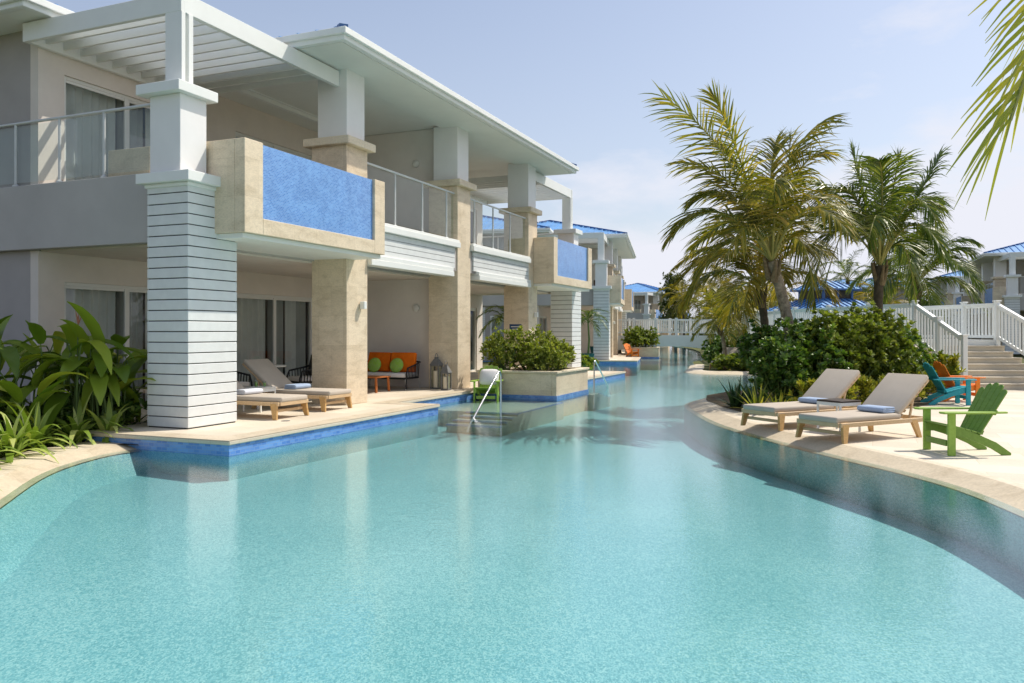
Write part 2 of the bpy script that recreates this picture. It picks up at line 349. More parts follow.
def tag(o, label=None, cat=None, group=None, kind=None):
    if label: o['label'] = label
    if cat: o['category'] = cat
    if group: o['group'] = group
    if kind: o['kind'] = kind
    return o
def thing(name, label, cat, loc=(0,0,0), rz=0, group=None):
    o = bpy.data.objects.new(name, None); COL.objects.link(o); o.location = loc; o.rotation_euler = (0,0,rz); o.empty_display_size = .2
    return tag(o, label, cat, group)
def copy_tree(o, parent=None):
    c = o.copy(); COL.objects.link(c)
    if parent: c.parent = parent
    for ch in list(o.children): copy_tree(ch, c)
    return c
def dup(root, label, loc, rz, group=None):
    c = copy_tree(root); c.location = loc; c.rotation_euler = (0,0,rz); c['label'] = label
    if group: c['group'] = group
    return c
def struct(o, label, cat):
    return tag(o, label, cat, kind='structure')

# building frames: u runs along the pool front, v into the building
class Fr:
    def __init__(s, P, th):
        s.P = Vector((P[0], P[1], 0)); s.th = R(th); s.d = Vector((math.sin(s.th), math.cos(s.th), 0)); s.n = Vector((-math.cos(s.th), math.sin(s.th), 0)); s.rz = PI/2 - s.th
    def W(s, u, v, z=0): q = s.P + s.d*u + s.n*v; return Vector((q.x, q.y, z))
B1 = Fr((-4.985, 12.462), 22.65); B2 = Fr((5.2, 43.4), 10.7); B3 = Fr((18.6, 109.8), 27); B4 = Fr((40.46, 72.9), 201.5); B5 = Fr((50.0, 97.0), 201.5); B6 = Fr((45, 122.0), 201.5)

# ------------------------------------------------------------------ ground, pool, water, decks
WZ = -.21; FZ = -.80; GZ = -.16; DZ = -.12
def smooth_line(pts, k=4):                          # Catmull-Rom through the points
    out = []
    for i in range(len(pts)-1):
        p0 = Vector(pts[max(i-1,0)]); p1 = Vector(pts[i]); p2 = Vector(pts[i+1]); p3 = Vector(pts[min(i+2,len(pts)-1)])
        for j in range(k):
            t = j/k; out.append(.5*((2*p1)+(p2-p0)*t+(2*p0-5*p1+4*p2-p3)*t*t+(3*p1-p0-3*p2+p3)*t**3))
    out.append(Vector(pts[-1])); return out
def off(line, d):                                   # offset to the left of travel by d
    res = []
    for i, p in enumerate(line):
        t = (line[min(i+1,len(line)-1)]-line[max(i-1,0)]).normalized(); res.append(p + Vector((-t.y, t.x))*d)
    return res
V2 = lambda q: Vector((q[0], q[1]))
left_curve = smooth_line([(-4.0,-6),(-4.1,0),(-4.25,3.5),(-4.45,6.2),(-5.03,7.95),(-5.61,9.83),(-5.67,11.14),(-5.42,11.75),(-5.0,12.1)], 5)
left_rest = [V2(B1.W(.6,.35)), V2(B1.W(20.2,.35)), V2(B1.W(21.4,1.2)), V2(B2.W(-1.6,1.2)), V2(B2.W(.6,.35)), V2(B2.W(20.2,.35)), Vector((11,75)), Vector((15,96)), V2(B3.W(.6,.35)), V2(B3.W(6,.35))]
right_curve = smooth_line([(24,112),(19.4,100),(17.4,80),(15.0,66),(13,57),(11.8,50),(9.9,45.5),(8.9,41),(7.9,36.8),(7.35,34.6),(7.75,33.3),(9.2,32.7),(10.8,31.6),(10.9,27.0),(9.0,24.4),(7.2,22.8),(5.6,21.7),(4.5,20.25),(4.01,18.86),(3.84,17.0),(3.79,15.13),(3.97,13.5),(4.26,11.97),(4.52,10.84),(4.75,9.91),(4.88,8.83),(4.76,7.4),(4.5,6.0),(4.3,4.0),(4.3,0),(4.3,-6)], 5)
outline = left_curve + left_rest + right_curve      # left side going away, right side coming back: clockwise
def sheet(name, polys, z, mat, label, cat, hole=None):
    bm = bmesh.new(); ed = []
    for poly in polys:
        vs = [bm.verts.new((p[0], p[1], z)) for p in poly]
        ed += [bm.edges.new((vs[i], vs[(i+1) % len(vs)])) for i in range(len(vs))]
    bmesh.ops.triangle_fill(bm, use_beauty=True, use_dissolve=False, edges=ed)
    for f in bm.faces:
        f.normal_update()
        if f.normal.z < 0: f.normal_flip()
    me = bpy.data.meshes.new(name); bm.to_mesh(me); bm.free(); me.materials.append(M[mat])
    o = bpy.data.objects.new(name, me); COL.objects.link(o); return struct(o, label, cat)
sheet('ground', [[(-3000,-3000),(3000,-3000),(3000,3000),(-3000,3000)], [(p.x, p.y) for p in off(outline, .30)]], GZ, 'ground', 'level lawn and soil around the pool', 'ground')
fl_ = MB(); xs_ = [(-14,-.50),(-6,-.50),(5,-.79),(36,-.79)]
for (xa, za), (xb, zb) in zip(xs_, xs_[1:]): fl_.add([(xa,-9,za),(xb,-9,zb),(xb,116,zb),(xa,116,za)], [(0,1,2,3)])
struct(fl_.build('pool_floor', 'pool_floor'), 'turquoise mosaic floor of the lagoon pool with water shimmer in its colour', 'pool floor')
wall_mb = MB()
n = len(outline); nl_ = len(left_curve); nr_ = n-len(right_curve)
slope_in = off(outline, -1.5); foot = []
for i in range(n):
    f_ = .45 if i < nl_-4 else (1.0 if nr_+7*5 <= i <= nr_+14*5 else 0)
    foot.append(outline[i].lerp(slope_in[i], f_))
wall_lit = MB()
for i in range(n):
    a = outline[i]; b = outline[(i+1) % n]; fa = foot[i]; fb = foot[(i+1) % n]
    (wall_mb if nr_+14*5 < i < n-1 else wall_lit).add([(fa.x,fa.y,FZ),(fb.x,fb.y,FZ),(b.x,b.y,-.245),(a.x,a.y,-.245)], [(0,1,2,3)])
struct(wall_mb.build('pool_wall', 'pool_wall', recalc=False), 'submerged turquoise side wall of the pool below the sun deck', 'pool wall')
struct(wall_lit.build('pool_wall', 'pool_floor', recalc=False), 'submerged sloping pool wall along the garden and the far banks', 'pool wall')
ctr = off(outline, .315)
sheet('water', [[(p.x, p.y) for p in ctr]], WZ, 'water', 'clear turquoise water of the lagoon pool', 'water')

def coping(name, line, inner, outer, zin, zmid, mat1, mat2, label, far_side):   # damp lip then dry band
    l0 = off(line, -.0*far_side); l1 = off(line, inner*far_side); l2 = off(line, outer*far_side)
    m = MB()
    for i in range(len(line)-1):
        m.add([(*l1[i],zmid),(*l1[i+1],zmid),(*l2[i+1],zmid+.004),(*l2[i],zmid+.004)], [(0,1,2,3)])
        m.add([(*l2[i],zmid+.004),(*l2[i+1],zmid+.004),(*l2[i+1],GZ-.1),(*l2[i],GZ-.1)], [(0,1,2,3)])
    o = m.build(name, mat1); struct(o, label, 'coping')
    w = MB()
    for i in range(len(line)-1):
        w.add([(*l0[i],zin),(*l0[i+1],zin),(*l1[i+1],zmid),(*l1[i],zmid)], [(0,1,2,3)])
    e = w.build('coping_lip', mat2, o)
coping('coping', left_curve[:-1], .34, .95, -.232, -.14, 'coping', 'coping_wet', 'curved pale stone pool edge beside the garden bed', 1)
rc = right_curve
coping('coping', rc[16*5-5:], .40, .52, -.235, DZ+.004, 'coping', 'coping_wet', 'curved pale stone pool edge along the sun deck', 1)
coping('coping', rc[7*5:14*5+1], .40, .8, -.235, -.13, 'coping', 'coping_wet', 'stone pool edge of the farther planted island', 1)

inner = off(rc[16*5-5:], .50)
dk = [(p.x, p.y) for p in inner] + [(26,-7),(26,22.2),(12.0,22.2),(12.0,24.6),(9.2,24.6)]
pd = sheet('sun_deck', [dk], DZ, 'deck_right', 'pale limestone sun deck beside the pool', 'deck')
bed = [(4.55,17.4),(4.62,16.5),(5.1,15.95),(6.1,15.9),(7.3,16.5),(8.5,17.2),(9.4,18.2),(10.2,19.3),(11.2,20.2),(12.3,21.4),(12.45,24.4),(9.0,24.3),(7.5,23.2),(5.9,22.0),(4.95,20.6),(4.6,19.2)]
sheet('planting_bed', [bed], DZ+.012, 'mulch_light', 'planting bed of bare soil between deck and walkway', 'planting bed')
lb = [tuple(B1.W(-.83,.1))[:2], tuple(B1.W(-.83,1.32))[:2], tuple(B1.W(.43,1.32))[:2], tuple(B1.W(.43,9))[:2], (-22,16), (-16,4), (-6.2,3)] + [(p.x,p.y) for p in off(left_curve,.93)[14:-4]]
sheet('garden_bed', [lb], GZ+.02, 'soil', 'dark soil of the garden bed by the left wing', 'garden bed')

DECK = [(-.81,-1.53),(5.4,-1.53),(5.4,-.5),(14.34,-.5),(14.34,-1.53),(20.55,-1.53),(20.55,1.3),(19.3,1.3),(19.3,9),(.45,9),(.45,1.3),(-.81,1.3)]
def inset(poly, d):
    n = len(poly); out = []
    for i in range(n):
        a = Vector(poly[i-1]); b = Vector(poly[i]); c = Vector(poly[(i+1) % n])
        t1 = (b-a).normalized(); t2 = (c-b).normalized(); n1 = Vector((-t1.y,t1.x)); n2 = Vector((-t2.y,t2.x))
        out.append(tuple(b + (n1+n2)*d/(1+n1.dot(n2))))
    return out
m1 = MB().prism(DECK, -.062, 0); m2 = MB().prism(inset(DECK,.032), -.222, -.060); m3 = MB().prism(inset(DECK,.036), FZ, -.220)
m4 = MB()
ring = inset(DECK, .38)
for i in range(len(DECK)):
    j = (i+1) % len(DECK); a, b, c, d_ = DECK[i], DECK[j], ring[j], ring[i]
    if i in (0,1,2,3,4,5,10,11): m4.add([(*a,.0035),(*b,.0035),(*c,.0035),(*d_,.0035)], [(0,1,2,3)])
deck0 = m1.build('terrace_deck', 'deck', bevel=.012); struct(deck0, 'raised limestone terrace of the nearest building', 'terrace')
m2.build('tile_band', 'tile_band', deck0); m3.build('deck_base', 'pool_floor', deck0); m4.build('deck_border', 'coping', deck0)
deck0.location = B1.P; deck0.rotation_euler = (0,0,B1.rz)
for b_, lab in ((B2,'raised limestone terrace of the second building'),(B3,'raised limestone terrace of the farthest building')):
    c_ = copy_tree(deck0); c_.location = b_.P; c_.rotation_euler = (0,0,b_.rz); c_['label'] = lab

# sunken shelf and steps in the pool, mirrored about the building centre u = 9.87
def pool_steps(fr, label):
    t = MB().box((6.7,-2.75,FZ),(9.72,-.52,-.27)); 
    for k in range(3): t.box((6.7-.32*(k+1),-2.75,FZ),(6.7-.32*k-.004,-1.5,-.27-.06*(k+1)))
    t.box((12.3,-2.75,FZ),(13.04,-.52,-.27))
    for k in range(3): t.box((13.04+.32*k+.004,-2.75,FZ),(13.04+.32*(k+1),-1.5,-.27-.06*(k+1)))
    o = t.build('pool_shelf', 'shelf'); o.location = fr.P; o.rotation_euler = (0,0,fr.rz); struct(o, label, 'pool steps')
    g = MB()
    for k in range(4): g.box((6.66-.32*k,-2.752,-.27-.06*k-.03),(6.74-.32*k,-1.5,-.27-.06*k+.004))
    for k in range(4): g.box((13.0+.32*k,-2.752,-.27-.06*k-.03),(13.08+.32*k,-1.5,-.27-.06*k+.004))
    g.box((6.7,-2.753,-.29),(9.7,-2.70,-.266))
    g.build('step_nosing', 'tile_band', o)
pool_steps(B1, 'sunken shelf with steps and dark blue nosings under the water'); pool_steps(B2, 'sunken shelf and steps by the second building')

# ------------------------------------------------------------------ the hotel building (one unit, copied along the canal)
FL = 3.9; WV = 3.9; CEN = 9.87
hb = thing('hotel_building', 'white two storey hotel building nearest to the camera, with stone columns and pergola', 'building', B1.P, B1.rz)
def mir(u): return 2*CEN-u
def mbox(mb, a, b, mirror):
    if mirror: a = (mir(a[0]), a[1], a[2]); b = (mir(b[0]), b[1], b[2])
    return mb.box(a, b)
# long wall with door openings
doors = []
for z0, ztop in ((0.0, 2.42), (FL, 6.22)):
    for u0, u1 in ((.97, 3.9), (5.45, 8.45), (11.3, 14.3), (15.84, 18.77)): doors.append((u0, u1, z0, ztop))
w = MB()
for z0, z1, top in ((-.05, 2.95, 2.42), (FL-.02, 7.0, 6.22)):
    us = [.45, .97, 3.9, 5.45, 8.45, 11.3, 14.3, 15.84, 18.77, 19.29]
    for i in range(0, len(us), 2): w.box((us[i], WV, z0), (us[i+1], WV+.2, z1))
    for i in range(1, len(us)-1, 2): w.box((us[i], WV+.001, top), (us[i+1], WV+.199, z1-.001))
w.build('wall', 'stucco_warm', hb)
MB().box((.448, WV+.202, -.1), (.65, 13, 7.0)).build('end_wall', 'stucco_grey', hb); MB().box((19.09, WV+.202, -.1), (19.292, 13, 7.0)).build('end_wall', 'stucco_grey', hb)
MB().box((.66, 12.8, -.1), (19.08, 13, 7.0)).build('back_wall', 'stucco_grey', hb)
sd = MB()
for k in range(28): sd.box((.41, 6.9, -.05+k*.105), (.446, 12.9, -.05+k*.105+.093)); 
sd.build('end_siding', 'boards', hb)
ed = MB().box((.40, 5.3, 0), (.44, 6.5, 2.3)); o = ed.build('end_door', 'door_grey', hb)
MB().box((.395, 5.2, 0), (.445, 5.29, 2.4)).box((.395, 6.51, 0), (.445, 6.6, 2.4)).box((.395, 5.291, 2.31), (.445, 6.509, 2.4)).build('frame', 'frame', o)
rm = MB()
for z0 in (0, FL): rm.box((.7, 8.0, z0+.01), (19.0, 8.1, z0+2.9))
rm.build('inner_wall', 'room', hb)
# floors and ceilings
MB().box((.312, .9, 2.97), (19.428, 12.7, FL-.006)).build('floor_slab', 'slab_grey', hb)
MB().box((.36, .95, FL-.004), (19.38, WV-.002, FL+.004)).build('terrace_floor', 'deck', hb)
MB().box((.5, .95, 2.93), (19.2, WV-.002, 2.966)).build('terrace_ceiling', 'stucco_warm', hb)
for ua in (.3, 19.28): MB().box((ua, .86, 2.955), (ua+.16, 12.9, 4.09)).build('slab_upstand', 'slab_grey', hb, bevel=.008)
MB().box((9.80, .97, 0), (9.94, WV-.002, 2.93)).box((9.80, .97, FL+.004), (9.94, WV-.002, 6.99)).build('dividing_wall', 'stucco_pale', hb)
# white bands and siding between the stone columns
for mi in (False, True):
    f = MB(); mbox(f, (5.19, .0, 3.70), (9.47, .30, 3.84), mi); mbox(f, (5.19, .03, 3.841), (9.47, .9, 3.90), mi)
    fo = f.build('fascia', 'white_trim', hb, bevel=.008)
    f = MB(); mbox(f, (5.19, .0, 2.93), (9.1, .30, 3.06), mi); mbox(f, (5.19, .02, 3.064), (9.1, .28, 3.16), mi); f.build('lower_band', 'white_trim', fo, bevel=.008)
    f = MB()
    for k in range(4): mbox(f, (5.19, .09, 3.165+k*.134), (9.3, .13, 3.165+k*.134+.122), mi)
    f.build('siding', 'boards', fo)
    f = MB(); mbox(f, (5.19, .131, 3.10), (9.47, .295, 3.70), mi); f.build('backing', 'stucco_grey', fo)
# siding columns
for mi in (False, True):
    b_ = MB(); pitch = .166
    for k in range(23):
        z0 = .02+k*pitch; mbox(b_, (0, 0, z0), (1.08, .84, min(z0+pitch-.016, 3.80)), mi)
    sc = b_.build('siding_column', 'boards', hb, bevel=.006)
    g = MB(); mbox(g, (.018, .018, 0), (1.062, .822, 3.8), mi); g.build('column_core', 'gap', sc)
    g = MB(); mbox(g, (-.12, -.12, 3.82), (1.20, .96, 3.98), mi); mbox(g, (-.03, -.03, 3.76), (1.11, .87, 3.819), mi); g.build('column_cap', 'white_trim', sc, bevel=.008)
    g = MB(); mbox(g, (-.04, .12, 3.98), (.52, .74, 5.19), mi); uc = g.build('upper_column', 'white', hb, bevel=.008)
    g = MB(); mbox(g, (-.19, 0, 5.19), (.65, .88, 5.35), mi); g.build('column_cap', 'white_trim', uc, bevel=.008)
    # pergola
    p = MB()
    mbox(p, (.15, .29, 6.55), (.23, 3.895, 6.87), mi)                       # end beam
    mbox(p, (.232, .30, 6.552), (4.44, .40, 6.868), mi)                     # front beam
    mbox(p, (.232, 3.80, 6.552), (4.44, 3.894, 6.80), mi)                   # ledger
    pg = p.build('pergola', 'white_trim', hb, bevel=.006)
    g = MB()
    for k in range(11): mbox(g, (.52+.35*k, .402, 6.62), (.57+.35*k, 3.798, 6.80), mi)
    g.build('slat', 'white_trim', pg)
    g = MB(); mbox(g, (.152, .28, 5.35), (.235, .62, 6.551), mi); mbox(g, (.237, .36, 5.35), (.30, .56, 6.551), mi); mbox(g, (.302, .28, 5.35), (.40, .62, 6.551), mi)
    g.build('post', 'white_trim', pg, bevel=.004)
# stone columns
for u in (4.40, 9.48, 14.56):
    v0 = .10; s_ = MB().box((u, v0, .002), (u+.78, v0+.86, 5.34)).build('stone_column', 'trav', hb, bevel=.008)
    MB().box((u-.13, v0-.13, 5.34), (u+.91, v0+.99, 5.50)).build('column_cap', 'trav_cap', s_, bevel=.01)
    MB().box((u+.04, v0+.02, 5.5), (u+.70, v0+.74, 6.95)).build('column_shaft', 'white', s_, bevel=.008)
# balcony boxes: a stone frame with a blue mosaic front
for mi in (False, True):
    b_ = MB(); x0, x1 = .57, 4.74
    mbox(b_, (x0, -.60, 3.08), (x0+.44, -.40, 4.57), mi); mbox(b_, (x1-.38, -.60, 3.08), (x1, -.40, 4.57), mi)
    mbox(b_, (x0+.441, -.60, 3.08), (x1-.381, -.40, 3.34), mi)
    mbox(b_, (x0, -.398, 3.08), (x0+.22, .60, 4.57), mi); mbox(b_, (x1-.22, -.398, 3.08), (x1, .098, 4.57), mi)
    bb = b_.build('balcony_box', 'trav', hb, bevel=.006)
    g = MB(); mbox(g, (x0+.442, -.545, 3.342), (x1-.382, -.45, 4.555), mi); g.build('tile_panel', 'tile_blue', bb)
    g = MB(); mbox(g, (x0+.3, -.36, 3.3), (x1-.3, .9, 4.35), mi); g.build('planter_fill', 'soil', bb)
    g = MB(); mbox(g, (.62, -.52, 3.0), (4.70, .9, 3.076), mi); g.build('balcony_soffit', 'soffit', bb)
    g = MB(); mbox(g, (.62, 1.45, FL+.006), (1.0, 2.4, 4.62), mi); g.build('planter_wall', 'trav', bb, bevel=.006)
# glass railings
def railing(p0, p1, posts, zf=FL, zt=5.14, lab='railing'):
    p0 = Vector(p0); p1 = Vector(p1)
    r = MB().tube([(p0.x,p0.y,zt),(p1.x,p1.y,zt)], .026, 10).build('railing', 'grey_metal', hb, smooth=True)
    for t in posts:
        q = p0.lerp(p1, t); q = (q.x, q.y)
        MB().tube([(*q,zf+.03),(*q,zt-.02)], .024, 8).lathe([(.055,0),(.055,.03),(.03,.05)], (*q,zf), 12).build('post', 'grey_metal', r, smooth=True)
    ax = (p1-p0).normalized(); ts = [0]+list(posts)+[1]; g = MB()
    for i in range(len(ts)-1):
        a = p0.lerp(p1, ts[i])+ax*.035; b = p0.lerp(p1, ts[i+1])-ax*.035
        if (b-a).dot(ax) > .1: g.add([(a.x,a.y,zf+.07),(b.x,b.y,zf+.07),(b.x,b.y,zt-.05),(a.x,a.y,zt-.05)],[(0,1,2,3)])
    g.build('glass_pane', 'glass', r)
railing((5.20,.20), (9.46,.20), (.30,.60,.90)); railing((mir(5.20),.20), (mir(9.46),.20), (.30,.60,.90))
for u in (.38, 19.36): railing((u,.90), (u,8.2), (.18,.325,.477,.63,.78,.93), 4.09, 5.22)
# sliding doors
def sliding_door(u0, u1, z0, zt):
    v = WV+.07; f = MB(); um = (u0+u1)/2; t = .065
    f.box((u0,v-.03,z0),(u0+t,v+.05,zt)); f.box((u1-t,v-.03,z0),(u1,v+.05,zt)); f.box((u0+t,v-.03,zt-t),(u1-t,v+.05,zt)); f.box((u0+t,v-.03,z0),(u1-t,v+.05,z0+.05))
    f.box((um-.09,v-.04,z0+.05),(um+.01,v,zt-t)); f.box((um-.03,v+.002,z0+.05),(um+.06,v+.045,zt-t))
    f.box((u0+t,v-.02,zt-t-.05),(u1-t,v+.02,zt-t)); 
    d = f.build('sliding_door', 'frame', hb, bevel=.004)
    MB().add([(u0+t,v+.008,z0+.05),(um-.09,v+.008,z0+.05),(um-.09,v+.008,zt-t),(u0+t,v+.008,zt-t)],[(0,1,2,3)]).add([(um+.06,v+.02,z0+.05),(u1-t,v+.02,z0+.05),(u1-t,v+.02,zt-t),(um+.06,v+.02,zt-t)],[(0,1,2,3)]).build('glass_pane', 'win_glass', d)
    for a, b, amp, mt in ((u0+.03, um-.12, .035, 'sheer'), (um-.05, um+.55, .05, 'curtain'), (um+.62, u1-.45, .04, 'sheer'), (u1-.42, u1-.02, .05, 'curtain')):
        c = MB(); nseg = max(8, int((b-a)/.025)); vs = []; ph = u0*3
        for i in range(nseg+1):
            x = a+(b-a)*i/nseg; y = WV+.27+amp*math.sin(x*34+ph)+.6*amp*math.sin(x*14.3+1+ph); vs += [(x,y,z0+.06),(x,y,zt+.1)]
        c.add(vs, [(2*i,2*i+2,2*i+3,2*i+1) for i in range(nseg)]); c.build('curtain', mt, d, smooth=True, recalc=False)
for d in doors: sliding_door(*d)
# wall lamps
def lamp(u, v, z, axis):
    c = MB()
    if axis == 'v':
        c.box((u-.055,v-.13,z-.07),(u+.055,v-.02,z+.09)).box((u-.04,v-.02,z-.05),(u+.04,v,z+.05)); c.build('wall_lamp', 'white_trim', hb, bevel=.01)
    else:
        c.lathe([(.0,.0),(.075,.0),(.10,.03),(.10,.06),(.07,.08),(.0,.085)], (0,0,0), 20); o = c.build('wall_lamp', 'frame', hb, smooth=True); o.location = (u,v,z); o.rotation_euler = (0,R(-90),0)
for u in (4.79, 14.95): lamp(u+.12, .10, 2.05, 'v')
for z in (2.15, 6.08): lamp(9.80, 1.5, z, 'u')
# roofs
def hip(mb, u0, u1, v0, v1, z, s):
    h = min(u1-u0, v1-v0)/2*s; k = min(u1-u0, v1-v0)/2
    if u1-u0 > v1-v0: a = (u0+k,(v0+v1)/2,z+h); b = (u1-k,(v0+v1)/2,z+h)
    else: a = ((u0+u1)/2,v0+k,z+h); b = ((u0+u1)/2,v1-k,z+h)
    c = [(u0,v0,z),(u1,v0,z),(u1,v1,z),(u0,v1,z)]
    if u1-u0 > v1-v0: mb.add(c+[a,b], [(0,1,5,4),(1,2,5),(2,3,4,5),(3,0,4)])
    else: mb.add(c+[a,b], [(0,1,4),(1,2,5,4),(2,3,5),(3,0,4,5)])
    return a, b, c
def seams(mb, u0, u1, v0, v1, z, s, step=.42):
    k = min(u1-u0, v1-v0)/2
    x = u0+step/2
    while x < u1:
        run = min(x-u0, u1-x, k)
        mb.beam((x,v0,z+.03),(x,v0+run,z+.03+run*s),.035,.05); mb.beam((x,v1,z+.03),(x,v1-run,z+.03+run*s),.035,.05); x += step
    y = v0+step/2
    while y < v1:
        run = min(y-v0, v1-y, k)
        mb.beam((u0,y,z+.03),(u0+run,y,z+.03+run*s),.035,.05); mb.beam((u1,y,z+.03),(u1-run,y,z+.03+run*s),.035,.05); y += step
RS = .30
def ring_box(mb, u0, u1, v0, v1, z0, z1, t):
    mb.box((u0,v0,z0),(u1,v0+t,z1)).box((u0,v1-t,z0),(u1,v1,z1)).box((u0,v0+t,z0),(u0+t,v1-t,z1)).box((u1-t,v0+t,z0),(u1,v1-t,z1))
for (u0,u1,v0,v1,z) in ((3.0,16.74,-.80,9.5,7.10),(-.35,20.09,3.203,13.7,7.092)):
    rf = MB(); a, b, c = hip(rf, u0, u1, v0, v1, z, RS); ro = rf.build('roof', 'roof', hb)
    g = MB(); seams(g, u0, u1, v0, v1, z, RS); g.build('roof_seam', 'roof', ro)
    g = MB()
    for p, q in ((c[0],a),(c[3],a),(c[1],b),(c[2],b),(a,b)):
        p = Vector(p)+Vector((0,0,.05)); q = Vector(q)+Vector((0,0,.05)); L_ = (q-p).length; nd = max(1, int(L_/.42))
        for k in range(nd): g.beam(p.lerp(q,(k+.08)/nd), p.lerp(q,(k+.72)/nd), .16, .07)
    g.build('hip_cap', 'roof_dark', ro)
    g = MB(); ring_box(g, u0, u1, v0, v1, z-.20, z, .12); ring_box(g, u0-.07, u1+.07, v0-.07, v1+.07, z-.11, z+.015, .068); g.build('gutter', 'white_trim', ro, bevel=.01)
g = MB().box((3.13,-.67,6.90),(16.61,.6,6.945)).box((3.13,.602,7.0),(16.61,3.19,7.05)).box((3.13,.56,6.946),(16.61,.60,7.06)).box((-.22,3.33,6.90),(20.0,3.898,6.945)).box((-.22,3.9,6.90),(.446,13.6,6.945)).box((19.294,3.9,6.90),(20.0,13.6,6.945))
g.build('soffit', 'soffit', ro)
# stone planter in front of the centre, its own thing
def planter(fr, label):
    t = thing('stone_planter', label, 'planter', fr.P, fr.rz, 'travertine pool planters')
    MB().box((9.74,-2.55,-.8),(12.4,-2.43,.44)).box((9.74,-2.429,-.8),(9.86,-.36,.44)).box((12.28,-2.429,-.8),(12.4,-.36,.44)).box((9.861,-.48,-.8),(12.279,-.36,.44)).build('wall', 'trav', t, bevel=.01)
    MB().box((9.70,-2.59,.44),(12.44,-2.38,.50)).box((9.70,-2.379,.44),(9.91,-.32,.50)).box((12.23,-2.379,.44),(12.44,-.32,.50)).box((9.911,-.53,.44),(12.229,-.32,.50)).build('rim', 'trav_cap', t, bevel=.01)
    MB().box((9.72,-2.57,-.26),(12.42,-2.552,-.12)).box((9.72,-2.551,-.26),(9.738,-.36,-.12)).build('tile_band', 'tile_band', t)
    MB().box((9.87,-2.42,-.5),(12.27,-.49,.38)).build('planter_soil', 'soil', t)
    return t
planter(B1, 'beige stone planter standing in the water before the nearest building')
planter(B2, 'brownish stone planter in the water by the second building, behind the orange chair')

for fr, lab in ((B2,'second white building up the canal, its blue roof showing past the first'),
                (B3,'farthest white building on the left bank, beyond the white bridge'),
                (B4,'blue roofed white building beyond the right hand staircase railing'),
                (B5,'small distant building left of and behind the right hand building'),
                (B6,'far building with pale blue roof behind the pavilion')):
    dup(hb, lab, fr.P, fr.rz)

# ------------------------------------------------------------------ furniture
def make_lounger(name, label, group):
    t = thing(name, label, 'sun lounger', group=group)
    f = MB()
    for s in (-1, 1):
        f.beam((.02,s*.40,.265),(1.98,s*.40,.265),.04,.065)
        f.beam((1.30,s*.33,.30),(2.07,s*.33,.87),.04,.05)
    f.beam((.02,-.379,.265),(.02,.379,.265),.04,.065); f.beam((1.98,-.379,.265),(1.98,.379,.265),.04,.065)
    for k in range(14): f.box((.08+k*.085,-.378,.268),(.14+k*.085,.378,.286))
    for k in range(9): q = Vector((1.43+k*.07,0,.345+k*.060)); f.beam(q-Vector((0,.36,0)), q+Vector((0,.36,0)), .055, .016, (-.68,0,.73))
    f.beam((1.75,-.33,.70),(1.62,-.33,.27),.03,.035); f.beam((1.75,.33,.70),(1.62,.33,.27),.03,.035)
    f.beam((.14,-.40,.14),(.14,.40,.14),.03,.05)
    f.build('frame', 'teak_pale', t, bevel=.006)
    for s in (-1, 1):
        for x0, x1 in ((.13,.07),(1.62,1.72)):
            l = MB(); a = Vector((x0,s*.392,.30)); b = Vector((x1,s*.435,0)); vs = []
            for q, w_ in ((a,.075),(b,.04)):
                for dx, dy in ((-1,-1),(1,-1),(1,1),(-1,1)): vs.append(q+Vector((dx*w_,dy*.024,0)))
            l.add(vs, [(3,2,1,0),(4,5,6,7),(0,1,5,4),(1,2,6,5),(2,3,7,6),(3,0,4,7)]).build('leg', 'teak', t, bevel=.006)
    c = MB().cbox((.70,0,.335),(1.42,.73,.09)).build('seat_cushion', 'cushion', t, bevel=.03, seg=3, smooth=True)
    b = MB().cbox((.44,0,.05),(.90,.72,.085)).build('back_cushion', 'cushion', t, bevel=.03, seg=3, smooth=True); b.location = (1.385,0,.335); b.rotation_euler = (0,R(-38.5),0)
    return t
lg = make_lounger('sun_lounger', 'cushioned teak lounger on the right deck, nearer of the two, below the green chair', 'teak sun loungers with taupe cushions')
def face(ax, ay): return math.atan2(ay, ax)
RL = R(27.5)
def put(o, x, y, z, rz): o.location = (x,y,z); o.rotation_euler = (0,0,rz)
put(lg, 4.54, 12.05, DZ, RL)
dup(lg, 'cushioned teak lounger on the right deck, farther one, against the green shrubs', (4.14,13.62,DZ), RL)
nz = math.atan2(B1.n.y, B1.n.x)
q = B1.W(2.0,-.46); dup(lg, 'teak lounger on the terrace, partly hidden by the white siding column', (q.x,q.y,.004), nz)
q = B1.W(3.52,-.36); dup(lg, 'teak lounger on the terrace with raised back, beside the stone column', (q.x,q.y,.004), nz)
def towel(loc, rz, mat, label, size=(.24,.50,.085)):
    m = MB()
    for k in range(3): m.cbox((0,0,.016+.029*k),(size[0]-.012*k,size[1]-.01*k,.028))
    m.tube([(-size[0]/2,-size[1]/2+.01,.044),(-size[0]/2,size[1]/2-.01,.044)], .043, 10)
    o = m.build('towel', mat, bevel=.011, seg=2, smooth=True); put(o, *loc, rz); tag(o, label, 'towel', 'folded pool towels')
def on_lounger(ox, oy, rz, x, y): return (ox+x*math.cos(rz)-y*math.sin(rz), oy+x*math.sin(rz)+y*math.cos(rz))
x_, y_ = on_lounger(4.54,12.05,RL,1.24,-.05); towel((x_,y_,DZ+.383), RL, 'towel', 'pale blue folded towel on the nearer right hand lounger')
x_, y_ = on_lounger(4.14,13.62,RL,1.25,-.08); towel((x_,y_,DZ+.383), RL, 'towel', 'pale blue folded towel on the farther lounger, behind the dark topped table')
q = B1.W(3.52,.66); towel((q.x,q.y,.388), nz, 'towel', 'pale blue folded towel on the terrace lounger with raised back')
q = B1.W(2.05,.62); towel((q.x,q.y,.388), nz, 'towel_white', 'whitish folded towel beside the white siding column')

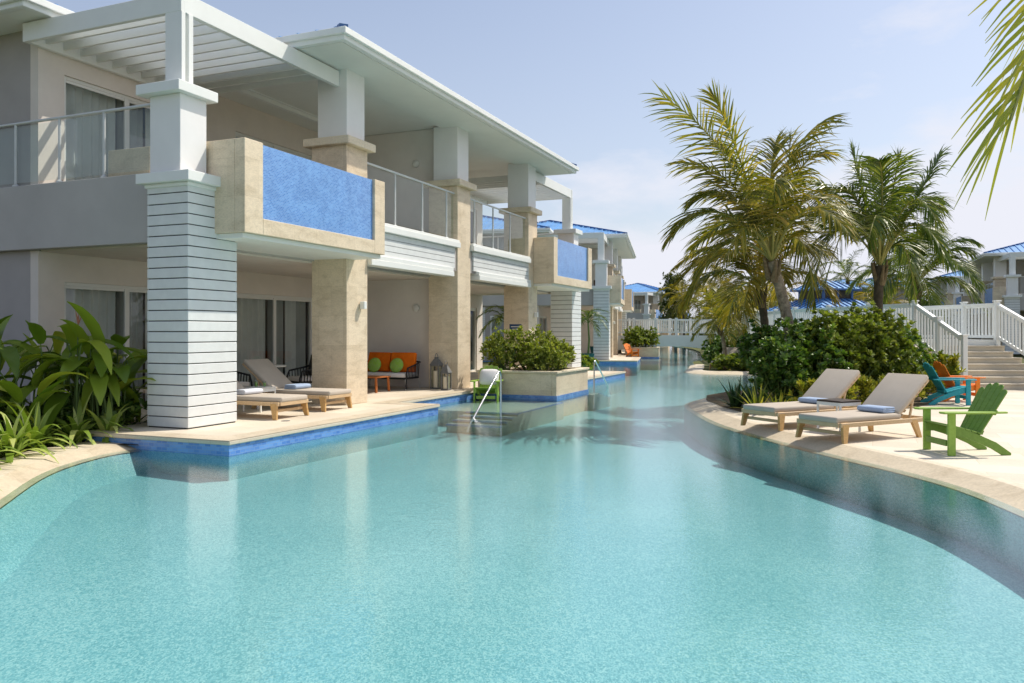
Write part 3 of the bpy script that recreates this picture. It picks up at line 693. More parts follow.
def side_table(loc, rz, top, label, s=.24, h=.50):
    t = thing('side_table', label, 'side table', loc, rz, 'metal side tables')
    MB().cbox((0,0,h),(2*s,2*s,.028)).build('table_top', top, t, bevel=.004)
    for a in (-1,1):
        for b in (-1,1): MB().box((a*s-a*.03,b*s-b*.03,0),(a*s-a*.002,b*s-b*.002,h-.015)).build('leg', 'white_trim', t)
    f = MB()
    for a in (-1,1): f.box((-s+.031,a*s-a*.028,h-.07),(s-.031,a*s-a*.004,h-.018)).box((a*s-a*.028,-s+.031,h-.07),(a*s-a*.004,s-.031,h-.018))
    f.build('apron', 'white_trim', t); return t
side_table((5.34,13.24,DZ), RL, 'black_top', 'white metal side table with dark top between the right hand loungers')
q = B1.W(2.76,.95); side_table((q.x,q.y,.004), nz, 'frame', 'small cream side table between the two terrace loungers', .22, .44)
for du, dv, hh, lab in ((-.06,.02,.13,'tall tumbler on the cream side table'),(.08,-.06,.10,'short tumbler on the cream side table')):
    q = B1.W(2.76+du,.95+dv); o = MB().lathe([(.025,0),(.035,hh),(.031,hh),(.022,.01)], (0,0,0), 14).build('tumbler', 'glass', smooth=True); put(o, q.x,q.y,.459,0); tag(o, lab, 'glass')
    d = MB().lathe([(.021,.012),(.027,hh*.7)], (0,0,0), 12).build('drink', 'green_fab', o, smooth=True)

def make_adirondack(label, mat, mat2=None, name='adirondack_chair'):
    t = thing(name, label, 'garden chair', group='wooden garden chairs'); mat2 = mat2 or mat
    for s in (-1,1):
        MB().cbox((.045,s*.295,.275),(.10,.036,.55)).build('leg', mat2, t, bevel=.005)
        st = [(.0,.27),(.0,.38),(.10,.385),(.42,.275),(.66,.17),(.86,.03),(.86,0),(.74,0),(.60,.085),(.38,.185),(.12,.265)]
        MB().profile_y(st, s*.258-.016, s*.258+.016).build('side_rail', mat, t, bevel=.004)
        arm = [(-.10,-.055),(-.12,.0),(-.10,.075),(.02,.085),(.45,.07),(.70,.035),(.78,.02),(.78,-.03),(.45,-.045)]
        a = MB().prism([(x,s*(.305+y)) for x, y in arm], .553, .578).build('armrest', mat2, t, bevel=.005)
    c = MB()
    for k in range(6):
        x0 = -.005+k*.083; z0 = .395-.27*max(0,x0-.02); c.beam((x0+.036,-.275,z0),(x0+.036,.275,z0),.072,.02,(.28,0,1))
    c.build('seat', mat, t, bevel=.004)
    MB().box((-.004,-.24,.12),(.022,.24,.20)).build('stretcher', mat, t, bevel=.004)
    b = MB(); hs = (.72,.785,.81,.785,.72)
    for k in range(5):
        y0 = -.5+k; w0 = .088; w1 = .112; yc0 = (k-2)*.094; yc1 = (k-2)*.121; h = hs[k]; pts = [(yc0-w0/2,0),(yc0+w0/2,0),(yc1+w1/2,h-.04)]
        for j in range(1,6): a = PI*j/6; pts.append((yc1+w1/2*math.cos(a), h-.04+.05*math.sin(a)))
        pts.append((yc1-w1/2,h-.04)); vs = [(0,p[0],p[1]) for p in pts]+[(.02,p[0],p[1]) for p in pts]; n_ = len(pts)
        b.add(vs, [tuple(range(n_)), tuple(reversed(range(n_,2*n_)))]+[(i,n_+i,n_+(i+1)%n_,(i+1)%n_) for i in range(n_)])
    o = b.build('backrest', mat, t, bevel=.003); o.location = (.43,0,.235); o.rotation_euler = (0,R(30),0)
    sp = MB().box((.022,-.27,.36),(.05,.27,.43)).box((.022,-.22,.06),(.05,.22,.12)).build('back_support', mat, o, bevel=.004)
    return t
ad = make_adirondack('green wooden garden chair on the sun deck at the pool edge', 'green', 'lime'); put(ad, 5.69, 10.88, DZ, R(2))
a2 = make_adirondack('turquoise wooden garden chair by the staircase', 'teal'); put(a2, 10.15, 18.15, DZ, R(172))
a3 = make_adirondack('orange wooden garden chair close beside the turquoise one', 'orange'); put(a3, 10.85, 19.05, DZ, R(176))
a4 = make_adirondack('lime green wooden garden chair standing in shallow pool water by the planter', 'lime'); q = B1.W(8.88,-.98); put(a4, q.x, q.y, -.30, math.atan2(B1.d.y, B1.d.x)+R(14))
a5 = make_adirondack('small distant orange garden chair in front of the second building\'s planter', 'orange'); q = B2.W(8.6,-1.1); put(a5, q.x, q.y, -.16, R(127))
def pillow(loc, rot, mat, label, sx=.46, sy=.16, sz=.46, cat='pillow', group=None, round_=False):
    bm = bmesh.new(); bmesh.ops.create_uvsphere(bm, u_segments=24, v_segments=16, radius=.5)
    for v in bm.verts:
        p = v.co
        if not round_:
            for ax in (0,2): p[ax] = math.copysign(abs(p[ax]*2)**.45/2, p[ax])
        p.y *= 1-.55*(max(abs(p.x),abs(p.z))*2)**3 if not round_ else 1
        v.co = (p.x*sx, p.y*sy, p.z*sz)
    me = bpy.data.meshes.new('pillow'); bm.to_mesh(me); bm.free(); me.materials.append(M[mat]); me.polygons.foreach_set('use_smooth',[True]*len(me.polygons))
    o = bpy.data.objects.new('pillow', me); COL.objects.link(o); o.location = loc; o.rotation_euler = rot; return tag(o, label, cat, group)
q = B1.W(9.16,-.95); pillow((q.x,q.y,.36), (R(-28),0,math.atan2(B1.d.y,B1.d.x)-PI/2+R(14)), 'white_fab', 'white square pillow on the lime green chair in the water', .50, .17, .44)

def rope_seat(label, width, loc, rz, name, cat, cushions):
    t = thing(name, label, cat, loc, rz); w2 = width/2             # faces -x
    f = MB()
    for s in (-1,1):
        f.tube([(-.02,s*w2,.02),(0,s*w2,.40),(.06,s*w2,.56),(.45,s*w2,.63),(.72,s*w2,.70)], .022, 8)
    f.tube([(.72,-w2,.70),(.75,-w2*.6,.73),(.76,0,.74),(.75,w2*.6,.73),(.72,w2,.70)], .022, 8)
    for s in (-1,1):
        for k in range(9): f.tube([(.06+k*.075,s*w2,.575+k*.013),(.05+k*.078,s*(w2-.03),.32)], .012, 5)
    for k in range(int(width/.05)): y = -w2+.04+k*.05; f.tube([(.75,y,.73),(.70,y,.32)], .009, 5)
    f.build('rope_frame', 'black', t, smooth=True)
    MB().box((0,-w2+.03,.27),(.72,w2-.03,.315)).build('seat_frame', 'black', t, bevel=.008)
    for x in (.02,.70):
        for s in (-1,1): MB().tube([(x,s*(w2-.04),.27),(x+(.05 if x>.3 else -.02),s*(w2-.02),0)], .016, 8).build('leg', 'steel', t, smooth=True)
    MB().cbox((.33,0,.37),(.66,width-.10,.11)).build('seat_cushion', 'white_fab', t, bevel=.03, seg=3, smooth=True)
    nC = len(cushions)
    for i, mt in enumerate(cushions):
        cw = (width-.14)/nC; o = MB().cbox((0,0,0),(.14,cw-.03,.52)).build('back_cushion', mt, t, bevel=.035, seg=3, smooth=True)
        o.location = (.60,-(width-.14)/2+cw*(i+.5),.69); o.rotation_euler = (0,R(13+4*i),R(5-9*i) if nC > 1 else 0)
    return t
dz = math.atan2(B1.d.y, B1.d.x)
q = B1.W(8.62,1.95); rope_seat('black rope loveseat with orange cushions against the terrace wall', 1.62, (q.x,q.y,.004), dz, 'loveseat', 'loveseat', ['orange_fab','orange_fab'])
for vv, lab in ((2.34,'round green pillow on the loveseat, the left one'),(1.66,'round green pillow on the loveseat, the right one')):
    q = B1.W(9.0,vv); pillow((q.x,q.y,.62), (R(-16),0,dz-PI/2), 'green_fab', lab, .40, .17, .40, 'pillow', 'round green pillows', True)
q = B1.W(4.1,2.55); rope_seat('black rope armchair with turquoise cushion by the sliding door', .66, (q.x,q.y,.004), nz, 'armchair', 'armchair', ['teal_fab'])
q = B1.W(6.3,2.9); rope_seat('black rope armchair with dark cushion beside the stone column', .66, (q.x,q.y,.004), dz+R(-25), 'armchair', 'armchair', ['black'])
q = B1.W(5.3,2.85); t = thing('round_table', 'round white pedestal table between the black armchairs', 'table', (q.x,q.y,.004), 0)
MB().lathe([(.40,.70),(.42,.71),(.42,.73),(.40,.74)], (0,0,0), 32).build('table_top', 'white_trim', t, smooth=True); MB().lathe([(.24,0),(.24,.02),(.04,.05),(.035,.69)], (0,0,0), 20).build('pedestal', 'white_trim', t, smooth=True)
q = B1.W(7.78,1.75); t = thing('coffee_table', 'low rust coloured wooden table in front of the loveseat', 'coffee table', (q.x,q.y,.004), dz)
m = MB()
for k in range(6): m.box((-.33+k*.112,-.45,.36),(-.33+k*.112+.104,.45,.39))
m.build('table_top', 'table_orange', t, bevel=.004)
for a in (-1,1):
    for b in (-1,1): MB().beam((a*.28,b*.40,.36),(a*.30,b*.42,0),.045,.045,(0,1,0)).build('leg', 'table_orange', t)
# upper terrace chair (only its orange cushion shows through the railing)
q = B1.W(7.4,1.9); rope_seat('black rope armchair with orange cushion on the upper terrace behind the glass railing', .70, (q.x,q.y,FL+.006), dz, 'armchair', 'armchair', ['orange_fab'])
q = B1.W(6.55,1.6); t = thing('patio_table', 'small dark patio table on the upper terrace', 'table', (q.x,q.y,FL+.006), 0)
MB().lathe([(.27,.42),(.28,.43),(.28,.45)], (0,0,0), 24).build('table_top', 'black', t, smooth=True); MB().lathe([(.16,0),(.02,.03),(.02,.42)], (0,0,0), 12).build('pedestal', 'black', t, smooth=True)
# lanterns
for u, v, s, h, lab in ((9.28,.62,.125,.60,'taller weathered metal lantern by the stone column'),(9.02,.20,.105,.42,'shorter weathered metal lantern near the pool edge')):
    q = B1.W(u,v); t = thing('lantern', lab, 'lantern', (q.x,q.y,.004), dz, 'weathered floor lanterns')
    f = MB().box((-s,-s,0),(s,s,.04)).box((-s,-s,h),(s,s,h+.03))
    for a in (-1,1):
        for b in (-1,1): f.box((a*s,b*s,.041),(a*(s-.03),b*(s-.03),h-.001))
    f.build('frame', 'lantern', t, bevel=.004)
    r = MB(); k = s*1.12; r.add([(-k,-k,h+.03),(k,-k,h+.03),(k,k,h+.03),(-k,k,h+.03),(-.05,-.05,h+.19),(.05,-.05,h+.19),(.05,.05,h+.19),(-.05,.05,h+.19)], [(3,2,1,0),(0,1,5,4),(1,2,6,5),(2,3,7,6),(3,0,4,7),(4,5,6,7)])
    r.box((-.04,-.04,h+.19),(.04,.04,h+.24)); r.build('cap', 'lantern', t)
    MB().tube([(.07*math.cos(PI*j/10),0,h+.24+.09*math.sin(PI*j/10)) for j in range(11)], .009, 6).build('handle', 'lantern', t, smooth=True)
    MB().box((-s+.012,-s+.012,.042),(s-.012,-s+.018,h-.002)).box((-s+.012,s-.018,.042),(s-.012,s-.012,h-.002)).build('pane', 'glass', t)
    o = MB().lathe([(.085,0),(.085,h*.72),(.07,h*.74)], (0,0,0), 20).build('candle', 'candle', smooth=True); o.location = (q.x,q.y,.046); tag(o, 'thick ivory candle inside the %s lantern' % lab.split()[0], 'candle')
# pool handrails
def handrail(fr, u0, u1, v, label):
    s = 1 if u1 > u0 else -1
    pts = [(u0,v,-.5),(u0,v,.55)]+[(u0+s*(.10-.10*math.cos(PI*.62*j/7)),v,.55+.10*math.sin(PI*.62*j/7)) for j in range(1,8)]
    a = pts[-1]; pts += [(u1-s*.1,v-.02,-.34),(u1,v-.02,-.46)]
    o = MB().tube([(p[0],p[1],p[2]) for p in pts], .022, 10).build('handrail', 'steel', smooth=True); o.location = fr.P; o.rotation_euler = (0,0,fr.rz); tag(o, label, 'handrail', 'steel pool handrails')
handrail(B1, 6.45, 4.75, -2.45, 'bent steel handrail at the nearer pool steps, by the lime chair')
handrail(B1, 13.35, 15.1, -2.45, 'bent steel handrail at the farther pool steps, past the planter')
q = B1.W(14.555,.55); o = MB().cbox((0,0,0),(.012,.42,.26)).build('wall_sign', 'sign_blue', bevel=.003); put(o, q.x, q.y, 1.62, B1.rz); tag(o, 'small dark blue plaque on the stone column behind the planter shrubs', 'sign')
MB().cbox((-.008,0,.05),(.005,.30,.03)).cbox((-.008,0,-.03),(.005,.24,.03)).build('pale_strip', 'frame', o)

q = B1.W(1.55,-.62); o = MB().lathe([(.075,0),(.075,.004),(.06,.006)], (0,0,0), 20).build('floor_drain', 'lantern', smooth=True); o.location = (q.x,q.y,.001); tag(o, 'small round metal floor drain in the terrace beside the siding column', 'drain')
# ------------------------------------------------------------------ bridge, walkway, staircase, pavilion, parasol
def fence(name, label, pts, posts, cat='railing', h=1.10, post=.13, gap=.135, base=.10, mat='white_trim', group='white picket railings'):
    """pts: 3D foot points of a run; posts at listed indices"""
    t = thing(name, label, cat, (0,0,0), 0, group)
    P = [Vector(p) for p in pts]
    rails = MB(); pk = MB()
    for i in range(len(P)-1):
        a, b = P[i], P[i+1]; ax = (b-a); L_ = Vector((ax.x,ax.y)).length
        rails.beam(a+Vector((0,0,h)), b+Vector((0,0,h)), .12, .055); rails.beam(a+Vector((0,0,h-.07)), b+Vector((0,0,h-.07)), .05, .08); rails.beam(a+Vector((0,0,base)), b+Vector((0,0,base)), .05, .09)
        n_ = max(1, int(L_/gap))
        for k in range(n_):
            c = a.lerp(b, (k+.5)/n_); u = ax.normalized(); pk.beam(c+Vector((0,0,base+.04)), c+Vector((0,0,h-.10)), .055, .04, (u.x,u.y,0))
    rails.build('rail', mat, t); pk.build('pickets', mat, t)
    for i in posts:
        p = P[i]; m = MB().box((p.x-post/2,p.y-post/2,p.z-.25),(p.x+post/2,p.y+post/2,p.z+h+.07)); m.box((p.x-post*.72,p.y-post*.72,p.z+h+.071),(p.x+post*.72,p.y+post*.72,p.z+h+.11)); m.build('post', mat, t, bevel=.006)
    return t
LZ = 1.26
A0 = Vector((12.33,24.8,LZ)); A1 = Vector((12.63,22.62,.22)); A2 = Vector((10.97,31.4,LZ)); A3 = Vector((11.7,43,LZ)); A4 = Vector((13.6,53.5,LZ))
C0 = Vector((14.85,24.8,LZ)); C1 = Vector((15.2,22.62,.22)); C2 = Vector((13.45,31.4,LZ)); C3 = Vector((14.1,42.6,LZ)); C4 = Vector((16,52.8,LZ))
fence('railing', 'white picket railing sloping down the left side of the stairs', [A0, A0.lerp(A1,.5), A1], (0,1,2))
fence('railing', 'white picket railing sloping down the right side of the stairs', [C0, C0.lerp(C1,.5), C1], (0,2))
fence('railing', 'white picket railing along the near edge of the raised walkway, behind the shrubs', [A0+Vector((-.02,.12,0)), A0.lerp(A2,.33), A0.lerp(A2,.67), A2, A2.lerp(A3,.25), A2.lerp(A3,.5), A2.lerp(A3,.75), A3, A3.lerp(A4,.5), A4], (1,2,3,4,5,6,7,8,9))
fence('railing', 'white picket railing on the far side of the stair landing', [C0+Vector((0,.12,0)), C0.lerp(C2,.2), C0.lerp(C2,.6), C2, C3, C4], (1,2,3,4,5))
wk = MB()
def strip(mb, L1, L2, z0, z1):
    for i in range(len(L1)-1):
        a,b,c,d = L1[i],L1[i+1],L2[i+1],L2[i]; mb.prism([(a.x,a.y),(d.x,d.y),(c.x,c.y),(b.x,b.y)], z0, z1)
ex = Vector((-.07,0,0)); strip(wk, [A0+ex,A2+ex,A3+ex,A4+ex], [C0-ex,C2-ex,C3-ex,C4-ex], LZ-.36, LZ)
wt = thing('walkway', 'raised white walkway leading from the stairs towards the bridge', 'walkway'); wk.build('deck', 'white_trim', wt)
for q in (A0.lerp(A2,.4), A2, A2.lerp(A3,.5), A3, C2, C3): MB().box((q.x-.12,q.y-.12,-.3),(q.x+.12,q.y+.12,LZ-.362)).build('support', 'white_trim', wt)
st = thing('staircase', 'wide pale stone staircase between the white railings at right', 'staircase'); nst = 8
for k in range(nst):
    y1 = 24.78-.31*k; y0 = y1-.31; zt = LZ-.172*(k+1); x0 = 12.38+.33*(24.8-y1)/2.2; x1 = x0+2.50+.02*k
    MB().box((x0,y0,-.3),(x1,y1,zt-.045)).box((x0-.0,y0-.03,zt-.044),(x1,y1,zt)).build('step', 'stone_step', st, bevel=.006)
MB().prism([(12.30,24.82),(14.9,24.82),(14.9,24.95),(12.30,24.95)], -.3, LZ-.365).build('landing_wall', 'stone_step', st)
MB().profile_x([(24.80,-.3),(24.80,LZ-.02),(22.2,.02),(22.2,-.3)], 12.16, 12.30).build('cheek_wall', 'coping', st, bevel=.005)
# canal bridge
t = thing('footbridge', 'white arched footbridge with picket rails across the canal', 'footbridge')
b = MB(); X0, X1, YB = 3.6, 14.4, 55.6
top = []; bot = []
for i in range(25):
    f = i/24; x = X0+(X1-X0)*f; c = (x-10.6)/4.2; top.append((x, 1.16+.12*(1-min(1,((x-10.2)/6)**2)))); bot.append((x, (.52-.42*min(1.6,c*c)) if abs(c) < 1.25 else -.15))
b.profile_y(bot+list(reversed(top)), YB, YB+.22); b.profile_y(bot+list(reversed(top)), YB+2.2, YB+2.42)
b.build('arch_beam', 'white_trim', t)
d = MB(); d.profile_y([(x,z-.2) for x,z in top]+[(x,z-.02) for x,z in reversed(top)], YB+.222, YB+2.198); d.build('deck', 'deck_right', t)
for yy, lab in ((YB+.11,0),(YB+2.31,1)):
    r = MB(); r2 = MB(); pk = MB()
    def tz(x): return 1.16+.12*(1-min(1,((x-10.2)/6)**2))
    xs = [X0+(X1-X0)*i/24 for i in range(25)]
    for i in range(24):
        r.beam((xs[i],yy,tz(xs[i])+1.08),(xs[i+1],yy,tz(xs[i+1])+1.08),.13,.07); r2.beam((xs[i],yy,tz(xs[i])+.20),(xs[i+1],yy,tz(xs[i+1])+.20),.06,.08)
        for k in range(3): x = xs[i]+(X1-X0)/24*(k+.5)/3; pk.box((x-.03,yy-.02,tz(x)+.2),(x+.03,yy+.02,tz(x)+1.06))
    r.build('top_rail', 'white_trim', t); r2.build('bottom_rail', 'white_trim', t); pk.build('pickets', 'white_trim', t)
    for k in range(8): x = X0+.4+1.46*k; MB().box((x-.08,yy-.08,tz(x)-.1),(x+.08,yy+.08,tz(x)+1.2)).build('post', 'white_trim', t)
# pavilion
t = thing('pavilion', 'open pavilion with a two tiered blue metal roof behind the walkway', 'pavilion', (17.6,45.5,GZ), R(20))
rf = MB(); hip(rf,-2.5,2.5,-2.5,2.5,2.85,.42); ro = rf.build('lower_roof', 'roof', t); g = MB(); seams(g,-2.5,2.5,-2.5,2.5,2.85,.42,.4); g.build('roof_seam', 'roof_dark', ro); g = MB(); ring_box(g,-2.5,2.5,-2.5,2.5,2.70,2.85,.08); g.build('gutter', 'white_trim', ro)
MB().box((-.95,-.95,3.3),(.95,.95,4.05)).build('cupola', 'bark_dark', t); g = MB()
for a in (-1,1):
    for b in (-1,1): MB().box((a*.96-.06,b*.96-.06,3.35),(a*.96+.06,b*.96+.06,4.05)).build('cupola_post', 'roof_dark', t)
    for p_ in ((a*.96,0),(0,a*.96)): MB().box((p_[0]-.05,p_[1]-.05,3.35),(p_[0]+.05,p_[1]+.05,4.05)).build('cupola_post', 'roof_dark', t)
rf = MB(); hip(rf,-1.35,1.35,-1.35,1.35,4.05,.42); ro = rf.build('upper_roof', 'roof', t); g = MB(); seams(g,-1.35,1.35,-1.35,1.35,4.05,.42,.4); g.build('roof_seam', 'roof_dark', ro); g = MB(); ring_box(g,-1.35,1.35,-1.35,1.35,3.95,4.05,.06); g.build('gutter', 'roof_dark', ro)
for a in (-1,1):
    for b in (-1,1): MB().box((a*2.1-.12,b*2.1-.12,0),(a*2.1+.12,b*2.1+.12,2.7)).build('post', 'white', t)
t = thing('parasol', 'cream parasol far behind the leaning palms', 'parasol', (14.9,53,GZ), 0)
g = MB(); n_ = 8; vs = [(0,0,3.1)]+[(1.5*math.cos(2*PI*k/n_),1.5*math.sin(2*PI*k/n_),2.45) for k in range(n_)]+[(1.5*math.cos(2*PI*k/n_),1.5*math.sin(2*PI*k/n_),2.25) for k in range(n_)]
g.add(vs, [(0,1+k,1+(k+1)%n_) for k in range(n_)]+[(1+k,9+k,9+(k+1)%n_,1+(k+1)%n_) for k in range(n_)]); g.build('canopy', 'white_fab', t); MB().tube([(0,0,0),(0,0,3.1)], .03, 8).build('pole', 'teak', t, smooth=True)
# far loungers on the island
for x, y, rz, lab in ((9.0,35.2,R(60),'brown wooden lounger on the farther island, the left one'),(10.0,36.0,R(60),'brown wooden lounger on the farther island, the right one')):
    dup(lg, lab, (x,y,GZ+.01), rz)

# ------------------------------------------------------------------ plants
UP = Vector((0,0,1))
def bez(p0, pm, p2, t):
    c = pm*2-(p0+p2)*.5; return p0*(1-t)**2+c*2*t*(1-t)+p2*t*t
def strip_leaf(mb, p, d, L, w, droop, nseg, wref, taper=.0, curl=0):
    """flat blade: starts at p along d, bending down by droop"""
    base = len(mb.v); d = d.normalized(); step = L/nseg
    for i in range(nseg+1):
        f = i/nseg; ww = w*(.55+.9*f-1.45*f*f) if not taper else w*(1-f**taper)*(.7+.3*min(1,f*4))
        wv = wref-d*wref.dot(d)
        if wv.length < 1e-3: wv = d.orthogonal()
        wv = wv.normalized()*max(ww,.0015); mb.v.append(tuple(p-wv)); mb.v.append(tuple(p+wv))
        if i < nseg: p = p+d*step; d = (d+Vector((0,0,-droop/nseg))).normalized()
    for i in range(nseg): mb.f.append((base+2*i,base+2*i+1,base+2*i+3,base+2*i+2))
def frond(lf, ribs, p0, pm, p2, L, r, hang=.9, n=44, wind=(0,0,0), wid=.024, start=.16, rib_r=.03, fwd=(35,68), tipf=0.0):
    wind = Vector(wind); pts = [bez(p0,pm,p2,i/14) for i in range(15)]
    ribs.tube(pts, [rib_r*(1-.8*i/14)+.004 for i in range(15)], 5)
    for i in range(n):
        t = start+(1-start)*(i+.5)/n; p = bez(p0,pm,p2,t); tan = (bez(p0,pm,p2,min(1,t+.02))-bez(p0,pm,p2,max(0,t-.02))).normalized()
        sd = tan.cross(UP)
        if sd.length < .2: sd = sd+Vector((r.uniform(-.3,.3)+.5,.4,0))
        sd.normalize(); nr = sd.cross(tan).normalized()
        a = R(fwd[0]+(fwd[1]-fwd[0])*((t-start)/(1-start))**1.6); prof = math.sin(PI*(.16+.78*(t-start)/(1-start)))**.7; prof = max(prof, tipf)
        for s in (-1,1):
            if r.random() < .05: continue
            dr = sd*s*math.cos(a)+tan*math.sin(a)+nr*r.uniform(.0,.28)+Vector((r.gauss(0,.07),r.gauss(0,.07),r.gauss(0,.07)))+wind
            strip_leaf(lf, p, dr, L*prof*r.uniform(.82,1.12), wid*r.uniform(.8,1.15), hang*r.uniform(.6,1.5), 4, tan+nr*.35*s)
def palm(name, label, base, crown, fronds, mat, r, leafL=.85, trunk_r=.15, bark='bark', n=44, wid=.024, extra=0, exL=2.4, wind=(0,0,0), hang=.9, el=(75,-25), group=None, bend=None, husk=True):
    base = Vector(base); crown = Vector(crown); t = thing(name, label, 'palm tree', base, 0, group or 'coconut palms')
    lf = MB(); rb = MB(); C = crown-base
    tr = MB(); mid = (C*.5)+Vector(bend or (.12*(base.x-crown.x)+.05,0,0)); pts = []; rs = []
    for i in range(23):
        f = i/22; pts.append(bez(Vector((0,0,0)),mid,C,f)); rs.append(trunk_r*(1.55-.75*min(1,f*5)+(.06 if i%2 else 0)-.12*f))
    tr.tube(pts, rs, 12); tr.build('trunk', bark, t, smooth=True)
    if husk:
        hk = MB()
        for k in range(7):
            a = k*2.4; d = Vector((math.cos(a),math.sin(a),1.5)).normalized(); p = C+Vector((math.cos(a),math.sin(a),0))*trunk_r*.35-Vector((0,0,.38+.07*(k%3)))
            hk.tube([p,p+d*.16+UP*.12,p+d*.28+UP*.30], [trunk_r*.5,trunk_r*.3,.02], 6)
        hk.build('husk', 'husk', t, smooth=True)
    for fr_ in fronds:
        m, e = fr_[:2]; kw = dict(L=leafL, r=r, hang=hang, n=n, wind=wind, wid=wid)
        if len(fr_) > 2: kw.update(fr_[2])
        frond(lf, rb, C, C+Vector(m), C+Vector(e), **kw)
    ga = r.uniform(0,6)
    for k in range(extra):
        f = k/max(1,extra-1); a = ga+k*2.399; e = R(el[0]+(el[1]-el[0])*f+r.uniform(-8,8)); L = exL*r.uniform(.85,1.12)
        h = Vector((math.cos(a),math.sin(a),0)); m = h*math.cos(e)*L*.55+UP*(math.sin(e)*L*.55+.12*L)
        sag = (.10+.55*(1-abs(math.sin(e))))*L*r.uniform(.7,1.2)
        q = h*math.cos(e)*L+h*.2*L*max(0,math.sin(e))+UP*(math.sin(e)*L*.95-sag*.8)
        frond(lf, rb, C, C+m, C+q, leafL, r, hang, n, wind, wid)
    cr = lf.build('crown', mat, t, recalc=False); rb.build('frond_ribs', 'rib', cr, smooth=True)
    return t
rp = random.Random(11)
palm('palm_tree', 'tall leaning coconut palm with a big frond swept up to the left', (7.08,20.2,GZ), (6.42,20,3.25), [
    ((-1.2,-.5,2.35),(-2.8,-.7,3.85),dict(L=1.7,fwd=(10,45),hang=.4,n=62,wid=.027,wind=(-.10,0,-.12),tipf=.45)), ((-.95,-.2,2.75),(-1.55,-.3,4.0),dict(L=1.1,fwd=(25,60),hang=.5,n=50)), ((.45,.2,2.35),(1.5,.3,3.6),dict(L=1.3,fwd=(20,55),hang=1.0,n=50,wind=(.25,0,-.15))), ((.25,-.2,1.5),(.35,-.3,2.95)),
    ((-1.35,-.3,1.15),(-2.6,-.3,.50)), ((-1.05,.3,.45),(-1.9,.5,-.95)), ((.85,-.2,1.5),(1.75,-.3,.80)), ((.75,.2,.55),(1.15,.3,-1.0)),
    ((-.3,-1.2,1.6),(-.7,-2.3,1.2)), ((.2,1.3,1.8),(.4,2.4,1.9)), ((-.6,1.0,1.1),(-1.5,2.0,.5)), ((.5,-1.0,1.1),(1.1,-2.0,.4)),
    ((-.5,.3,1.9),(-1.15,.5,3.0)), ((.15,.6,1.9),(.45,1.1,3.2)), ((-.95,-.2,1.75),(-2.3,-.4,2.35),dict(L=1.35,fwd=(15,55),hang=.8,n=52,tipf=.35)), ((.4,-.5,1.9),(.85,-.9,2.4)), ((.6,.7,1.0),(1.4,1.4,.1)), ((-.9,-.9,.7),(-1.7,-1.6,-.5)), ((-.9,.0,1.5),(-1.9,.2,1.5))],
    'palm', rp, 1.15, .18, n=58, wid=.029, wind=(-.16,0,-.04), hang=1.05)
palm('palm_tree', 'dark trunked palm half hidden behind the leaning coconut palm', (7.6,24.2,GZ), (7.35,24,2.75), [((-1.2,-.2,1.0),(-2.5,-.2,.15)), ((-1.0,.3,1.2),(-2.4,.4,.7))],
    'palm_gold', rp, 1.0, .16, 'bark_dark', n=62, wid=.027, extra=15, exL=2.25, wind=(-.12,0,0), el=(78,-8), hang=1.1)
palm('palm_tree', 'full coconut palm with a straight trunk in front of the walkway railing', (9.85,22,GZ), (9.98,22,3.30), [
    ((.80,-.2,1.6),(1.50,-.3,2.95)), ((-.4,.1,1.9),(-.65,.2,3.15)), ((-.95,-.2,2.0),(-2.05,-.4,.9)), ((-.85,-.5,1.35),(-1.85,-.9,-.65)), ((.25,-.2,1.9),(.4,-.3,2.85)),
    ((-1.1,.3,2.0),(-2.3,.5,2.3)), ((.7,.2,.6),(1.1,.3,-.8)), ((.2,-1.2,1.5),(.4,-2.2,.9)), ((-.3,1.2,1.6),(-.7,2.3,1.4)), ((.5,-.9,1.0),(.9,-1.8,-.1)), ((-.5,-1.0,1.2),(-1.2,-2.0,.3)),
    ((.1,.5,1.9),(.1,1.0,2.9)), ((.5,.6,1.7),(1.1,1.1,2.2)), ((-.7,.6,1.6),(-1.5,1.2,1.3)), ((-.2,-.6,1.9),(-.5,-1.1,2.6)), ((.6,-.4,1.4),(1.2,-.7,1.5)), ((-1.05,.1,1.0),(-1.75,.1,-.6))],
    'palm_dark', rp, 1.08, .165, 'bark_dark', n=58, wid=.028, wind=(-.05,0,-.05), hang=1.2, bend=(0,0,0))
palm('palm_tree', 'bushy palm behind the railing, left of the right hand building', (15.5,31,GZ), (15.5,31,3.3), [((.45,0,2.0),(.75,0,3.1)), ((1.0,-.1,1.2),(1.95,-.2,1.15)), ((-.8,0,1.4),(-1.6,-.2,.6))],
    'palm_dark', rp, 1.0, .16, 'bark_dark', n=60, wid=.03, extra=16, exL=2.5, hang=1.3, el=(80,-25))
palm('palm_tree', 'off frame coconut palm whose yellow frond hangs into the upper right', (5.1,1.7,DZ), (3.78,2.3,4.68), [((-.37,1.5,.02),(-.95,2.3,-1.98),dict(L=1.0,tipf=.62,fwd=(8,58),hang=.42,wid=.016,n=105,wind=(-.16,0,-.05))), ((.3,-1.4,.7),(.5,-2.6,-.2)), ((-.9,-.9,.8),(-2.0,-1.7,-.2)), ((1.2,-.9,.7),(2.4,-1.6,-.6)), ((1.3,.8,.8),(2.6,1.5,-.4)), ((.5,1.3,1.2),(.9,2.6,.5)), ((.1,-.2,1.9),(.2,-.4,3.3)), ((1.0,.2,1.6),(2.2,.4,2.0))],
    'palm_sun', rp, .75, .13, n=46, wid=.016, wind=(-.10,0,-.10), hang=.6)
